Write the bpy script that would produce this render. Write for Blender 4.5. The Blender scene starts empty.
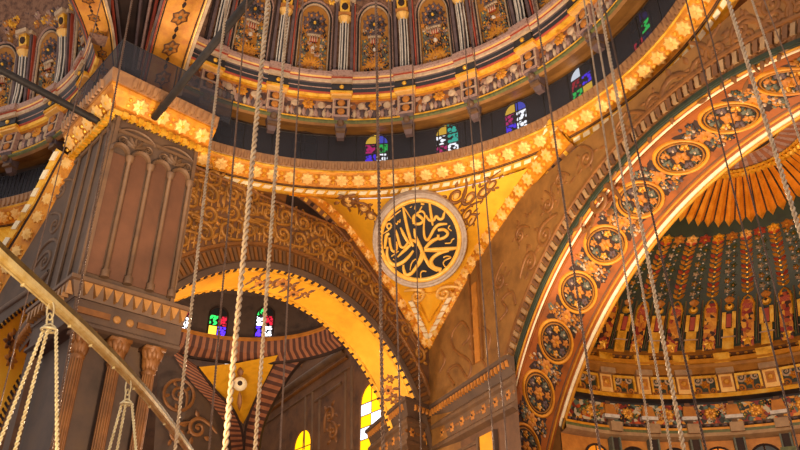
import bpy, math, random
from math import sin, cos, pi, radians, atan2, sqrt, hypot
from mathutils import Vector
rnd = random.Random(11)
F = 750.0; TH = radians(29.5); CZ = 1.6          # lens in pixels, camera pitch, eye height
scene = bpy.context.scene; COL = scene.collection

# ------------------------------------------------------------------ materials
def lin(h):
    c = [int(h[i:i+2], 16)/255 for i in (0, 2, 4)]
    return tuple(x/12.92 if x <= .04045 else ((x+.055)/1.055)**2.4 for x in c) + (1,)
MATS = {}
def mat(name, cols, scale=3.0, rough=.6, metal=0.0, bump=.0, detail=6, kind='noise', emit=0.0, pos=None):
    m = bpy.data.materials.new(name); m.use_nodes = True; nt = m.node_tree; N = nt.nodes; L = nt.links
    b = N['Principled BSDF']; b.inputs['Roughness'].default_value = rough; b.inputs['Metallic'].default_value = metal
    tc = N.new('ShaderNodeTexCoord')
    if kind == 'noise':
        t = N.new('ShaderNodeTexNoise'); t.inputs['Scale'].default_value = scale; t.inputs['Detail'].default_value = detail
        t.inputs['Roughness'].default_value = .65; out = t.outputs['Fac']
    else:
        t = N.new('ShaderNodeTexVoronoi'); t.inputs['Scale'].default_value = scale
        s = N.new('ShaderNodeSeparateColor'); L.new(t.outputs['Color'], s.inputs[0]); out = s.outputs[0]
    L.new(tc.outputs['Object'], t.inputs['Vector'])
    r = N.new('ShaderNodeValToRGB'); L.new(out, r.inputs['Fac'])
    e = r.color_ramp.elements; n = len(cols)
    lo, hi = (.3, .7) if kind == 'noise' else (0, 1)
    for i, c in enumerate(cols):
        p = lo + (hi-lo)*i/max(1, n-1)
        if kind != 'noise': p = i/n
        el = e[i] if i < 2 else e.new(p)
        el.position = p; el.color = lin(c)
    if n == 1: e[1].color = lin(cols[0])
    if kind != 'noise': r.color_ramp.interpolation = 'CONSTANT'
    L.new(r.outputs['Color'], b.inputs['Base Color'])
    if emit:
        L.new(r.outputs['Color'], b.inputs['Emission Color']); b.inputs['Emission Strength'].default_value = emit
    if bump:
        bp = N.new('ShaderNodeBump'); bp.inputs['Strength'].default_value = bump; bp.inputs['Distance'].default_value = .05
        L.new(out, bp.inputs['Height']); L.new(bp.outputs['Normal'], b.inputs['Normal'])
    MATS[name] = m
mat('gold', ['b07410', 'eeae2c', 'f8cc5c'], 2.2, .38, .35, .4)
mat('gold_deep', ['9c5808', 'd08416', 'e89e28'], 1.5, .42, .3, .3)
mat('gold_pale', ['e8ab48', 'f6ca7c'], 3, .45, .2)
mat('gold_cream', ['e8cf9c', 'fff0cc'], 4, .5, .05)
mat('yellow', ['dc9818', 'f6b426', 'e6a01e'], .8, .55, .1, .1)
mat('intrados', ['dc9014', 'fcae20', 'ffc030'], .5, .5, .15, .1)
mat('brown', ['4c3220', '6c472a', '7a5230'], .9, .7, 0, .3)
mat('brown_warm', ['6a4520', '8a5e2a', 'a06e34'], .8, .6, .1, .4)
mat('brown_mauve', ['443326', '584232', '644a32'], .7, .7, 0, .2)
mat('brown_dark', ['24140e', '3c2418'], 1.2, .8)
mat('relief', ['7c521e', 'a67028', 'b67c30'], 1.6, .5, .2, .3)
mat('relief_brown', ['6e4420', '96602a'], 1.6, .5, .15, .3)
mat('relief_mauve', ['5a4230', '765638'], 1.6, .6, .0, .2)
mat('terracotta', ['a0601e', 'cc8430'], 2, .6, .1, .2)
mat('mauve_pink', ['6e4c44', 'b08c7c', '886454'], 6, .7, 0, .4)
mat('cream_stone', ['aa8c6e', 'd0b490'], 5, .65)
mat('white_paint', ['b4a898', 'dcd0c0'], 5, .6)
mat('red_line', ['9c3a24', 'b0482c'], 3, .6)
mat('navy', ['1a1819', '2e2a2c'], 2, .5)
mat('grey_mauve', ['4c3c3c', '6a5452'], 3, .7, 0, .3)
mat('grey_green', ['4c5044', '6c6c58'], 8, .7)
mat('ochre', ['70460f', 'a46a16', '8c5810'], 1.5, .6, .1, .1)
mat('ochre_bright', ['b86c10', 'e09a20'], 2, .5, .15)
mat('dark_green', ['141a10', '26301c', '1c2414'], 1.5, .55, 0, .2)
mat('moss', ['3a4420', '6c6a30'], 6, .6)
mat('drum', ['3a2c26', '54403400'[:6], '4a382e'], 1.0, .8)
mat('shell_ground', ['3c261c', '6a4630', '8a6248', '2c2024'], 3.5, .7, 0, .5)
mat('bead_mix', ['b84a14', '2c2a1c', 'd89028', '5a6a5a', '7c2414', 'c0b090'], 5.5, .5, .1, 0, kind='vor')
mat('frieze_mix', ['94705c', '4c3228', 'b89478', '6c4634', '96581f', '38282a'], 4.5, .6, 0, .4, kind='vor')
mat('dome_mix', ['6c4434', 'a06c34', '3a2c2c', '8c6450', '4c5448', 'b88c6c'], 3.4, .6, 0, .4, kind='vor')
mat('garland_mix', ['e0902c', 'a8301c', 'f0b040', '6a7a5c', 'c84c1c', 'c8c4a8'], 7, .5, .05, 0, kind='vor')
mat('garland_cool', ['9ca088', '3c4a30', 'c8c4b0', 'b88838', '6c3020', '76846c'], 7, .5, .05, 0, kind='vor')
mat('orange_band', ['6e3806', '9a5009', '843f06'], .7, .5, .1, .15)
mat('orange_gold', ['bc7a1c', 'e6a438'], 2, .4, .3)
mat('brick_light', ['8c5438', 'a86c48'], 2, .7)
mat('brick_dark', ['4a2a20', '5c382a'], 2, .7)
mat('iron', ['262220', '3a3532'], 4, .6, .4)
mat('brass', ['d8b460', 'fff0b8'], 8, .3, .25)
mat('brass_shaded', ['4c3c1c', '7c6430'], 8, .4, .5)
mat('chain_bright', ['a4866a', 'e0c49e'], 12, .4, .15)
mat('chain_brown', ['6c5040', '9c7a60'], 12, .5, .4)
mat('chain_dark', ['4c382c', '745440'], 12, .5, .3)
mat('black_field', ['0c0d16', '14151f'], 3, .5)
mat('script_gold', ['f0ac30', 'ffd064'], 3, .4, .1)
mat('rim_grey', ['a08a78', 'c4b09c'], 5, .5, .1)
mat('crest_brown', ['8a6040', 'b08050'], 3, .5, .1, .2)
mat('arch_brown', ['5c4028', '74502e'], 1.5, .6, .1, .2)
mat('dentil_tan', ['8a6a48', 'b08c60'], 3, .6)
mat('bay_brown', ['54341f', '6a4229'], .8, .65, 0, .2)
mat('chain_cream', ['c0a878', 'f0e0b4'], 12, .4, .15)
mat('figure_mix', ['c87818', '8c2414', 'e8a430', '40200e', 'd89028', 'a8481c'], 6, .45, .15, 0, kind='vor')
mat('tooth_tan', ['8e6434', 'b8803e'], 3, .5, .1)
mat('flute_gold', ['d07c14', 'f0a02c', 'ffb840'], 1.5, .4, .15, .1)
mat('carpet', ['4c1410', '6c2018'], 3, .9)
def glow(name, c, st, mask=True, scale=6.0):
    m = bpy.data.materials.new(name); m.use_nodes = True; nt = m.node_tree; N = nt.nodes; L = nt.links
    b = N['Principled BSDF']; b.inputs['Base Color'].default_value = (.01, .01, .01, 1); b.inputs['Roughness'].default_value = .4
    b.inputs['Emission Color'].default_value = lin(c); b.inputs['Emission Strength'].default_value = st
    if mask:      # pierced plaster lattice in front of the coloured glass
        tc = N.new('ShaderNodeTexCoord'); t = N.new('ShaderNodeTexVoronoi'); t.inputs['Scale'].default_value = scale
        L.new(tc.outputs['Object'], t.inputs['Vector'])
        mr = N.new('ShaderNodeMapRange'); mr.inputs['From Min'].default_value = .62; mr.inputs['From Max'].default_value = .5
        mr.inputs['To Max'].default_value = st; L.new(t.outputs['Distance'], mr.inputs['Value']); L.new(mr.outputs[0], b.inputs['Emission Strength'])
    MATS[name] = m
glow('g_yellow', 'ffc83c', 2.2, False); glow('g_white', 'f4f6ff', 4.2); glow('g_blue', '2c3cff', 3.2); glow('g_green', '28d058', 2.4)
glow('g_teal', '30c8b0', 2.4); glow('g_magenta', 'd01878', 2.4); glow('g_red', 'd81c38', 1.5); glow('g_violet', '4c28f0', 3.0)
glow('g_sky', '6ca8ff', 3.0); glow('g_amber', 'ffb400', 2.2, False); glow('g_day', 'e8f0ff', 2.6, False); glow('g_orange', 'ff8c10', .9, False)
glow('g_dim', '241c1a', .02, False); glow('g_blue_flat', '5a64ff', 1.6, False); glow('g_bluefaint', '3030a0', .5)
def netmat():
    m = bpy.data.materials.new('net'); m.use_nodes = True; nt = m.node_tree; N = nt.nodes; L = nt.links
    b = N['Principled BSDF']; b.inputs['Base Color'].default_value = lin('2a2a32'); b.inputs['Roughness'].default_value = .9
    t = N.new('ShaderNodeBsdfTransparent'); mx = N.new('ShaderNodeMixShader'); mx.inputs[0].default_value = .74
    L.new(t.outputs[0], mx.inputs[1]); L.new(b.outputs[0], mx.inputs[2]); L.new(mx.outputs[0], N['Material Output'].inputs['Surface'])
    MATS['net'] = m
netmat()

# ------------------------------------------------------------------ objects
def tag(o, label=None, cat=None, group=None, kind=None):
    if label: o['label'] = label
    if cat: o['category'] = cat
    if group: o['group'] = group
    if kind: o['kind'] = kind
    return o
def empty(name, loc, label, cat, group=None, kind=None):
    o = bpy.data.objects.new(name, None); COL.objects.link(o); o.location = (loc[0], loc[1], loc[2]+CZ); o.empty_display_size = .2
    return tag(o, label, cat, group, kind)
def wloc(o):
    v = Vector(o.location)
    while o.parent: o = o.parent; v += Vector(o.location)
    return v
class MB:
    def __init__(s): s.v = []; s.f = []; s.mi = []; s.ms = []; s.m = None; s.use('brown')
    def use(s, name):
        if name not in s.ms: s.ms.append(name)
        s.m = s.ms.index(name); return s
    def face(s, idx): s.f.append(idx); s.mi.append(s.m)
    def poly(s, pts):
        n = len(s.v); s.v += [tuple(p) for p in pts]; s.face(tuple(range(n, n+len(pts))))
    def grid(s, rows, close=False):
        n = len(s.v); w = len(rows[0])
        for r in rows: s.v += [tuple(p) for p in r]
        for i in range(len(rows)-1):
            for j in range(w if close else w-1):
                k = (j+1) % w
                s.face((n+i*w+j, n+i*w+k, n+(i+1)*w+k, n+(i+1)*w+j))
    def hexa(s, c):                       # 8 corners: bottom 4, top 4
        n = len(s.v); s.v += [tuple(p) for p in c]
        for q in ((0,3,2,1),(4,5,6,7),(0,1,5,4),(1,2,6,5),(2,3,7,6),(3,0,4,7)): s.face(tuple(n+i for i in q))
    def mbox(s, mp, u0, u1, v0, v1, h0, h1, nu=1):
        for i in range(nu):
            a = u0+(u1-u0)*i/nu; b = u0+(u1-u0)*(i+1)/nu
            s.hexa([mp(a,v0,h0), mp(b,v0,h0), mp(b,v1,h0), mp(a,v1,h0), mp(a,v0,h1), mp(b,v0,h1), mp(b,v1,h1), mp(a,v1,h1)])
    def tube(s, path, r, n=6, caps=True):
        rows = []; P = [Vector(p) for p in path]; ref = None
        for i, p in enumerate(P):
            d = (P[min(i+1, len(P)-1)]-P[max(i-1, 0)]).normalized()
            if ref is None: ref = Vector((0,0,1)) if abs(d.z) < .9 else Vector((1,0,0))
            a = d.cross(ref).normalized(); b = a.cross(d).normalized(); ref = b
            rr = r[i] if isinstance(r, (list, tuple)) else r
            rows.append([p+a*rr*cos(2*pi*k/n)+b*rr*sin(2*pi*k/n) for k in range(n)])
        s.grid(rows, True)
        if caps:
            s.poly(rows[0]); s.poly(rows[-1])
    def build(s, name, parent=None, smooth=False, origin=None):
        me = bpy.data.meshes.new(name)
        if parent is not None: o0 = wloc(parent)-Vector((0,0,CZ))
        elif origin is not None: o0 = Vector(origin)
        else:
            o0 = Vector((sum(v[0] for v in s.v)/len(s.v), sum(v[1] for v in s.v)/len(s.v), min(v[2] for v in s.v)))
        me.from_pydata([(v[0]-o0.x, v[1]-o0.y, v[2]-o0.z) for v in s.v], [], s.f)
        used = sorted(set(s.mi)); rm = {k: i for i, k in enumerate(used)}
        for k in used: me.materials.append(MATS[s.ms[k]])
        me.polygons.foreach_set('material_index', [rm[k] for k in s.mi])
        if smooth: me.polygons.foreach_set('use_smooth', [True]*len(s.f))
        me.update()
        o = bpy.data.objects.new(name, me); COL.objects.link(o)
        if parent is not None: o.parent = parent
        else: o.location = o0+Vector((0,0,CZ))
        return o

# ------------------------------------------------------------------ geometry of the place
def ray(px, py):
    a = px-400; b = 225-py
    return Vector((a, F*cos(TH)-b*sin(TH), F*sin(TH)+b*cos(TH)))
def at_y(px, py, Y): d = ray(px, py); return d*(Y/d.y)
def at_z(px, py, Z): d = ray(px, py); return d*(Z/d.z)
def dirv(az): return Vector((sin(radians(az)), cos(radians(az)), 0))
class Plane:                                 # vertical wall plane: s along az, z up, h towards the hall
    def __init__(s, C, az):
        s.C = Vector((C[0], C[1], 0)); s.u = dirv(az); n = Vector((s.u.y, -s.u.x, 0))
        if n.dot(s.C) > 0: n = -n
        s.n = n
    def __call__(s, a, z, h=0): return s.C+s.u*a+s.n*h+Vector((0,0,z))
    def on(s, px, py, h=0):
        d = ray(px, py); t = (s.C+s.n*h).dot(s.n)/d.dot(s.n); P = d*t
        return ((P-s.C).dot(s.u), P.z)
    def arc(s, cs, cz, sign=1):              # u = angle(deg) from +z, v = radius
        return lambda u, v, h=0: s(cs+v*sin(radians(u)), cz+v*cos(radians(u)), h)
def ringmap(c): return lambda th, r, z: Vector((c[0]+r*sin(radians(th)), c[1]+r*cos(radians(th)), z))
def lerp(a, b, t): return a+(b-a)*t
def frange(a, b, n): return [a+(b-a)*i/n for i in range(n+1)]
def catmull(P, k=8):
    out = []
    for i in range(len(P)-1):
        p0 = P[max(i-1,0)]; p1 = P[i]; p2 = P[i+1]; p3 = P[min(i+2, len(P)-1)]
        for j in range(k):
            t = j/k
            out.append(tuple(.5*((2*b)+(-a+c)*t+(2*a-5*b+4*c-d)*t*t+(-a+3*b-3*c+d)*t**3) for a, b, c, d in zip(p0,p1,p2,p3)))
    out.append(tuple(P[-1])); return out
# ornament in a local (u, v, h) chart
def ribbon(mb, mp, pts, w, h, h0=0.0):
    rows = []
    for i, p in enumerate(pts):
        a = pts[max(i-1,0)]; b = pts[min(i+1,len(pts)-1)]
        dx, dy = b[0]-a[0], b[1]-a[1]; L = hypot(dx, dy) or 1; nx, ny = -dy/L, dx/L
        ww = w[i] if isinstance(w, (list, tuple)) else w
        rows.append([mp(p[0]+nx*ww*k, p[1]+ny*ww*k, h0+h*q) for k, q in ((-.5,-.02),(-.42,.6),(0,1),(.42,.6),(.5,-.02))])
    mb.grid(rows)
def boss(mb, mp, u, v, r, h, n=10, h0=0):
    rows = []
    for q, hh in ((1,-.02),(.9,.5),(.55,.9)):
        rows.append([mp(u+r*q*cos(2*pi*k/n), v+r*q*sin(2*pi*k/n), h0+h*hh) for k in range(n)])
    mb.grid(rows, True); mb.poly([mp(u+r*.55*cos(2*pi*k/n), v+r*.55*sin(2*pi*k/n), h0+h*.9) for k in range(n)])
def ringo(mb, mp, u, v, r, w, h, n=20, h0=0, ry=None):
    ry = ry or r
    ribbon(mb, mp, [(u+r*cos(2*pi*k/n), v+ry*sin(2*pi*k/n)) for k in range(n+1)], w, h, h0)
def leaf(mb, mp, u, v, ang, ln, wd, h, h0=0):
    ca, sa = cos(ang), sin(ang)
    def q(a, b, c): return mp(u+a*ca-b*sa, v+a*sa+b*ca, h0+c)
    L = [(0,0),(.25,.38),(.55,.5),(.8,.3),(1,0)]
    rows = [[q(a*ln, b*wd, -.01), q(a*ln, 0, h*(1 if 0 < a < 1 else .3)), q(a*ln, -b*wd, -.01)] for a, b in L]
    mb.grid(rows)
def flower(mb, mp, u, v, r, h, n=6, h0=0, core=None, a0=0):
    for k in range(n): leaf(mb, mp, u, v, a0+2*pi*k/n, r, r*.75, h, h0)
    if core: 
        m = mb.m; mb.use(core); boss(mb, mp, u, v, r*.32, h*1.4, 8, h0); mb.m = m
def star(mb, mp, u, v, r, h, n=8, h0=0, inner=.62):
    pts = [(u+(r if k % 2 == 0 else r*inner)*cos(pi*k/n), v+(r if k % 2 == 0 else r*inner)*sin(pi*k/n)) for k in range(2*n)]
    b = [mp(x, y, h0) for x, y in pts]; t = [mp(lerp(u,x,.86), lerp(v,y,.86), h0+h) for x, y in pts]
    mb.grid([b, t], True); c = len(mb.v); mb.v.append(tuple(mp(u, v, h0+h*1.5)))
    n0 = c-len(t)
    for k in range(len(t)): mb.face((n0+k, n0+(k+1) % len(t), c))
def scroll(mb, mp, u, v, s, ang, flip=1, w=.12, h=.06, turns=1.4, tail=1.0):
    pts = []; n = int(14*turns)
    for k in range(n+1):
        t = k/n; a = t*turns*2*pi; r = s*.5*(1-t*.82)
        pts.append((r*cos(a), flip*r*sin(a)))
    x0, y0 = pts[0]
    pre = [(x0-.05*s*tail, y0-flip*.9*s*tail), (x0+.02*s, y0-flip*.45*s*tail)]
    pts = catmull(pre+[pts[0]], 4)[:-1]+pts
    ca, sa = cos(ang), sin(ang)
    W = [s*w*(.5+.8*sin(pi*min(1, (i+2)/len(pts)))) for i in range(len(pts))]
    ribbon(mb, mp, [(u+x*ca-y*sa, v+x*sa+y*ca) for x, y in pts], W, h)
    boss(mb, mp, u, v, s*.1, h, 7)
def acanthus(mb, mp, u, v, s, ang, flip=1, h=.06):      # scroll with leaves off the stem
    scroll(mb, mp, u, v, s, ang, flip, .15, h)
    for k in range(4):
        a = ang+flip*(k*1.3+.6); leaf(mb, mp, u+.5*s*cos(a), v+.5*s*sin(a), a+.5*flip, s*.4, s*.22, h)
def sweep(mb, mp, us, prof): mb.grid([[mp(u, v, h) for v, h in prof] for u in us])

# master plan (metres, camera at the origin of plan)
CR = Vector((1.5, 37.5, 0))                 # far room corner
W1 = Plane(CR, 227.2); W2 = Plane(CR, 154.8)
D1 = (-2.3, 17.0)                           # centre of the big dome
D2 = (-22.5, 18.5)                          # centre of the neighbouring dome
RM1 = ringmap(D1); RM2 = ringmap(D2)
PIER = Vector((-10.4, 22.0, 0))
PF = Plane(PIER, 47.2); PL = Plane(PIER, -42.8)          # pier faces: s grows away from the shared edge
W0 = Plane((-12.75, 24.6), -50)

# ------------------------------------------------------------------ walls
def arch_wall(mb, pl, s0, s1, z0, z1, cs, cz, R, thick=1.2, n=48, hole_to=None):
    hole_to = z0 if hole_to is None else hole_to
    A = [(cs-R*cos(pi*k/n), cz+R*sin(pi*k/n)) for k in range(n+1)]
    A = [(max(s0, min(s1, a)), b) for a, b in A]
    for i in range(n):
        a, b = A[i], A[i+1]
        if b[0]-a[0] > 1e-4: mb.grid([[pl(a[0],a[1]), pl(b[0],b[1])], [pl(a[0],z1), pl(b[0],z1)]])
    if cs-R > s0: mb.grid([[pl(s0,z0), pl(cs-R,z0)], [pl(s0,z1), pl(cs-R,z1)]])
    if cs+R < s1: mb.grid([[pl(cs+R,z0), pl(s1,z0)], [pl(cs+R,z1), pl(s1,z1)]])
SA = (8.35, 6.92, 8.3)      # small arch on W1: s, z, radius
GA = (18.8, 2.6, 13.42)   # giant arch on W2
mb = MB().use('brown'); arch_wall(mb, W1, -.2, 18.4, -CZ, 18.7, *SA)
wl = mb.build('wall_left'); tag(wl, 'brown wall with raised scroll fretwork above the gold-lined arch, right of the pier', 'wall', kind='structure')
mb = MB().use('brown_warm'); arch_wall(mb, W2, 0, 36, -CZ, 17.95, *GA)
wr = mb.build('wall_right'); tag(wr, 'warm brown wall with faint scrolls between the gold ring and the giant arch', 'wall', kind='structure')
mb = MB().use('brown_mauve'); SA0 = None
a0 = W0.on(37, 298); a1 = W0.on(0, 325)
SA0 = (a0[0]+9.0, a0[1]-5.6, 9.6)
W0T = [(0,18.2)]+[W0.on(*p) for p in ((66,172),(48,207),(28,240),(8,272),(-14,310))]
def poly_at(P, s):
    for a, b in zip(P, P[1:]):
        if a[0] <= s <= b[0]: return lerp(a[1], b[1], (s-a[0])/max(1e-6, b[0]-a[0]))
    return P[-1][1] if s > P[-1][0] else P[0][1]
W0A = [W0.on(*p) for p in ((44,287),(37,298),(20,307),(0,325),(-30,352))]
for sa, sb in zip(frange(-.3, W0A[0][0], 6), frange(-.3, W0A[0][0], 6)[1:]): mb.grid([[W0(q, -CZ), W0(q, poly_at(W0T, q))] for q in (sa, sb)])
for sa, sb in zip(frange(W0A[0][0], W0A[-1][0], 10), frange(W0A[0][0], W0A[-1][0], 10)[1:]): mb.grid([[W0(q, min(poly_at(W0A, q), poly_at(W0T, q)-.1)), W0(q, poly_at(W0T, q))] for q in (sa, sb)])
w0 = mb.build('wall_far_left'); tag(w0, 'dim brown wall receding behind the left face of the pier', 'wall', kind='structure')
mb = MB().use('carpet'); mb.poly([(-40,-6,-CZ),(40,-6,-CZ),(40,80,-CZ),(-40,80,-CZ)])
tag(mb.build('floor'), 'dark red carpeted floor of the prayer hall', 'floor', kind='structure')

# relief on W1 spandrel
GLp = [(428,345),(400,300),(370,255),(340,215),(312,190),(290,176)]
GL = [W1.on(*p) for p in GLp]
def gl_z(s):
    for a, b in zip(GL, GL[1:]):
        if a[0] <= s <= b[0]: return lerp(a[1], b[1], (s-a[0])/(b[0]-a[0]))
    return 19.7
mb = MB().use('relief'); mp = W1
s = .7
while s < 15.4:
    base = SA[1]+sqrt(max(0, (SA[2]+1.25)**2-(s-SA[0])**2)) if abs(s-SA[0]) < SA[2]+1.2 else 8
    top = min(18.62, gl_z(s)-1.15)
    z = base+.3; k = 0
    while z < top:
        if z+.5 < top+.2:
            acanthus(mb, mp, s+rnd.uniform(-.1,.1), z+.35, .85, rnd.choice((0,1.57,3.14,4.7))+rnd.uniform(-.3,.3), rnd.choice((-1,1)), .12)
            leaf(mb, mp, s+.4, z+.05, rnd.uniform(0,6.3), .5, .2, .09)
        z += .95; k += 1
    s += .98
# tall pierced bars between the scrolls
s = 1.0
while s < 15.2:
    base = SA[1]+sqrt(max(0, (SA[2]+1.3)**2-(s-SA[0])**2)); top = min(18.5, gl_z(s)-1.2)
    if top-base > .8:
        m = base+(top-base)*.5
        mb.mbox(W1, s-.035, s+.035, m+.2, top, 0, .07); mb.mbox(W1, s-.035, s+.035, base, m-.4, 0, .07)
    s += .3 if int(s*2) % 3 else .24
mb.build('fretwork_relief', wl, True)
# moulding around small arch (front face)
am = W1.arc(SA[0], SA[1])
mb = MB().use('brown_mauve'); sweep(mb, am, frange(-92, 92, 60), [(SA[2],0),(SA[2],.12),(SA[2]+.25,.16),(SA[2]+.3,.1)])
mb.use('relief_brown'); sweep(mb, am, frange(-92, 92, 60), [(SA[2]+1.05,0),(SA[2]+1.1,.12),(SA[2]+1.22,.12),(SA[2]+1.25,0)])
for k in range(128):
    a = -90+k*1.4; mb.use('arch_brown' if k % 2 else 'relief_brown'); mb.mbox(am, a, a+.9, SA[2]+.36, SA[2]+.98, 0, .1)
mb.use('relief_brown')
up = [(s, min(18.6, gl_z(s)-.95)) for s in frange(.6, 15.6, 40)]
ribbon(mb, W1, up, .16, .12); ribbon(mb, W1, [(a, b-.22) for a, b in up], .08, .08)
mb.build('arch_moulding', wl)

# relief on W2: scroll groups between gold ring/arch and giant arch, dentil line outside the arch
am2 = W2.arc(GA[0], GA[1])
mb = MB().use('relief_brown')
for (px, py, s, a, fl) in [(600,200,1.5,.6,1),(575,222,1.2,2.4,-1),(612,170,1.0,1.2,1),(640,128,1.3,.9,-1),(672,92,1.5,.8,1),(655,110,1.0,2.8,-1),(700,66,1.4,.6,-1),(715,48,1.1,2.2,1),(745,38,1.4,.5,1),(775,20,1.4,.4,-1),
        (690,80,.9,4,1),(725,70,.9,3.4,1),(760,50,.9,3.3,-1),(785,38,1.0,3.3,1),(545,235,1.3,1.6,1),(530,262,1.1,2.5,-1),(548,205,.9,.6,-1),(520,235,.9,1.1,1),(500,280,1.0,2.2,1),(560,180,.8,.9,1),
        (585,150,1.0,.8,-1),(620,125,.8,2.0,1),(648,84,.9,.5,1),(735,12,1.1,.5,1),(770,-4,1.1,.3,1),(800,8,1.1,2,1)]:
    u, v = W2.on(px, py)
    if v > 17.1: v = 17.1
    acanthus(mb, W2, u, v, s*.85, a, fl, .05)
    for k in range(3): leaf(mb, W2, u+rnd.uniform(-.9,.9), min(17.3, v+rnd.uniform(-.7,.7)), rnd.uniform(0,6.3), .5, .2, .045)
# lyre shaped ornaments near the corner
for pts in ([(455,385),(448,372),(458,365),(468,378),(470,362),(455,350),(452,335),(462,322),(470,335),(463,345)],
            [(478,380),(486,368),(478,355),(470,345),(480,328),(490,335),(488,350)],
            [(440,372),(445,360),(441,350)], [(500,320),(507,310),(502,300),(512,292),(516,305)], [(470,318),(476,305),(472,292)]):
    ribbon(mb, W2, catmull([W2.on(*p) for p in pts], 6), .16, .07)
rows = [W2.on(*p) for p in ((445,400),(448,300),(486,240))]
mb.build('scroll_relief', wr, True)
mb = MB().use('relief_brown')
for q, wdt in (((505,330),.14),):
    pass
for k in range(130):
    a = -94+k*1.08; mb.use('dentil_tan' if k % 2 else 'brown'); mb.mbox(am2, a, a+.7, GA[2]+.32, GA[2]+.72, 0, .1)
mb.use('relief_brown'); sweep(mb, am2, frange(-96, 60, 90), [(GA[2]+.8,0),(GA[2]+.84,.1),(GA[2]+.94,.1),(GA[2]+.98,0)])
mb.use('dark_green'); sweep(mb, am2, frange(-96, 60, 90), [(GA[2]+.0,.02),(GA[2]+.02,.1),(GA[2]+.14,.1),(GA[2]+.16,0)])
mb.build('dentil_moulding', wr)
# vertical terracotta strip above the side cornice
mb = MB().use('terracotta'); a = W2.on(479,362); b = W2.on(485,300)
mb.mbox(W2, a[0]-.22, a[0]+.22, a[1], b[1]+1.2, 0, .08); mb.use('relief_brown')
mb.mbox(W2, a[0]-.5, a[0]-.36, a[1], b[1]+2.2, 0, .1); mb.mbox(W2, a[0]+.36, a[0]+.5, a[1], b[1]+2.2, 0, .1)
mb.build('wall_strip', wr)

# ------------------------------------------------------------------ small arch soffit
def loft(mb, fa, fb, us, k=1):
    mb.grid([[fa(u).lerp(fb(u), j/k) for j in range(k+1)] for u in us])
ar = empty('small_arch', W1(SA[0], SA[1]+SA[2], 0), 'gold-lined arch with dark flower garlands on its underside, opening onto the corner bay', 'arch')
fa = lambda u: W1.arc(SA[0], SA[1])(u, SA[2], .02); fb = lambda u: W1.arc(8.35, 6.7)(u, 8.15, -2.2)
mb = MB().use('intrados'); loft(mb, fa, fb, frange(-90, 90, 80), 1)
for sg in (-1, 1): mb.grid([[fa(90*sg), fb(90*sg)], [fa(90*sg)-Vector((0,0,8.5)), fb(90*sg)-Vector((0,0,8.3))]])
mb.build('soffit', ar, True)
def sof(u, v, h):                     # u degrees along, v 0..1 across, h off the soffit
    p = fa(u).lerp(fb(u), v); c = W1(SA[0], SA[1]-.3, -1.1); d = (c-p); d -= W1.n*d.dot(W1.n)
    return p+d.normalized()*h
mb = MB()
for k in range(66):
    a = -89+k*2.7; mb.use('brown_dark'); mb.mbox(sof, a, a+.8, -.01, .07, 0, .06); mb.mbox(sof, a, a+.8, .93, 1.01, 0, .05)
mb.use('gold'); sweep(mb, sof, frange(-90, 90, 80), [(.10,0),(.11,.04),(.14,.04),(.15,0)]); sweep(mb, sof, frange(-90, 90, 80), [(.85,0),(.86,.04),(.89,.04),(.9,0)])
mb.build('dentil_edge', ar)
mb = MB()
sofl = lambda u, v, h: sof(u/ (SA[2]*pi/180), v/2.2, h)
for c0 in (-62, 3, 62):
  if c0 in (4, 76) or 1:
    mb = MB()
    for j in range(7):
        u = (c0+(j-3)*3.4)*SA[2]*pi/180; v = 1.1+.25*sin(j*1.7)
        mb.use('terracotta' if j % 2 else 'relief_brown'); flower(mb, sofl, u, v, .42-.05*abs(j-3), .08, 6, 0, 'brown_dark' if j % 2 else 'gold')
        mb.use('brown'); leaf(mb, sofl, u, v+.2, 1.2, .5, .22, .05); leaf(mb, sofl, u, v-.2, -1.9, .5, .22, .05)
    mb.build('painted_garland', ar, True)

# jamb block and cornice by the room corner
def cornice_path(mb, P, prof, closed_ends=True):
    """P list of plan points (x,y); prof list of (out,z); outwards = left of travel"""
    rows = []
    for i, p in enumerate(P):
        a = P[max(i-1,0)]; b = P[min(i+1,len(P)-1)]
        d1 = (Vector(p)-Vector(a)); d2 = (Vector(b)-Vector(p))
        if d1.length < 1e-6: d1 = d2
        if d2.length < 1e-6: d2 = d1
        n1 = Vector((-d1.y, d1.x)).normalized(); n2 = Vector((-d2.y, d2.x)).normalized()
        m = (n1+n2); m = m/ max(.4, m.dot(n1))
        rows.append([Vector((p[0]+m.x*o, p[1]+m.y*o, z)) for o, z in prof])
    mb.grid(rows)
    if closed_ends: mb.poly(rows[0]); mb.poly(rows[-1])
def p2(v): return (v.x, v.y)
def along(P, step):
    out = []; acc = step*.5
    for a, b in zip(P, P[1:]):
        a = Vector(a); b = Vector(b); L = (b-a).length; d = (b-a)/L
        t = acc
        while t < L: out.append((a+d*t, d)); t += step
        acc = t-L
    return out
def dentil_row(mb, P, step, out0, out1, z0, z1, wd, tri=False):
    for p, d in along(P, step):
        n = Vector((-d.y, d.x))
        def q(a, o, z): return Vector((p.x+d.x*a+n.x*o, p.y+d.y*a+n.y*o, z))
        w2 = wd*.15 if tri else wd
        mb.hexa([q(-w2,out0,z0),q(w2,out0,z0),q(w2,out1,z0),q(-w2,out1,z0),q(-wd,out0,z1),q(wd,out0,z1),q(wd,out1,z1),q(-wd,out1,z1)])
zc = 10.6
jb = [at_z(372,431,zc), at_z(408,401,zc), at_z(431,410,zc), at_z(514,356,zc)]
JP = [p2(v) for v in jb]
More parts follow.
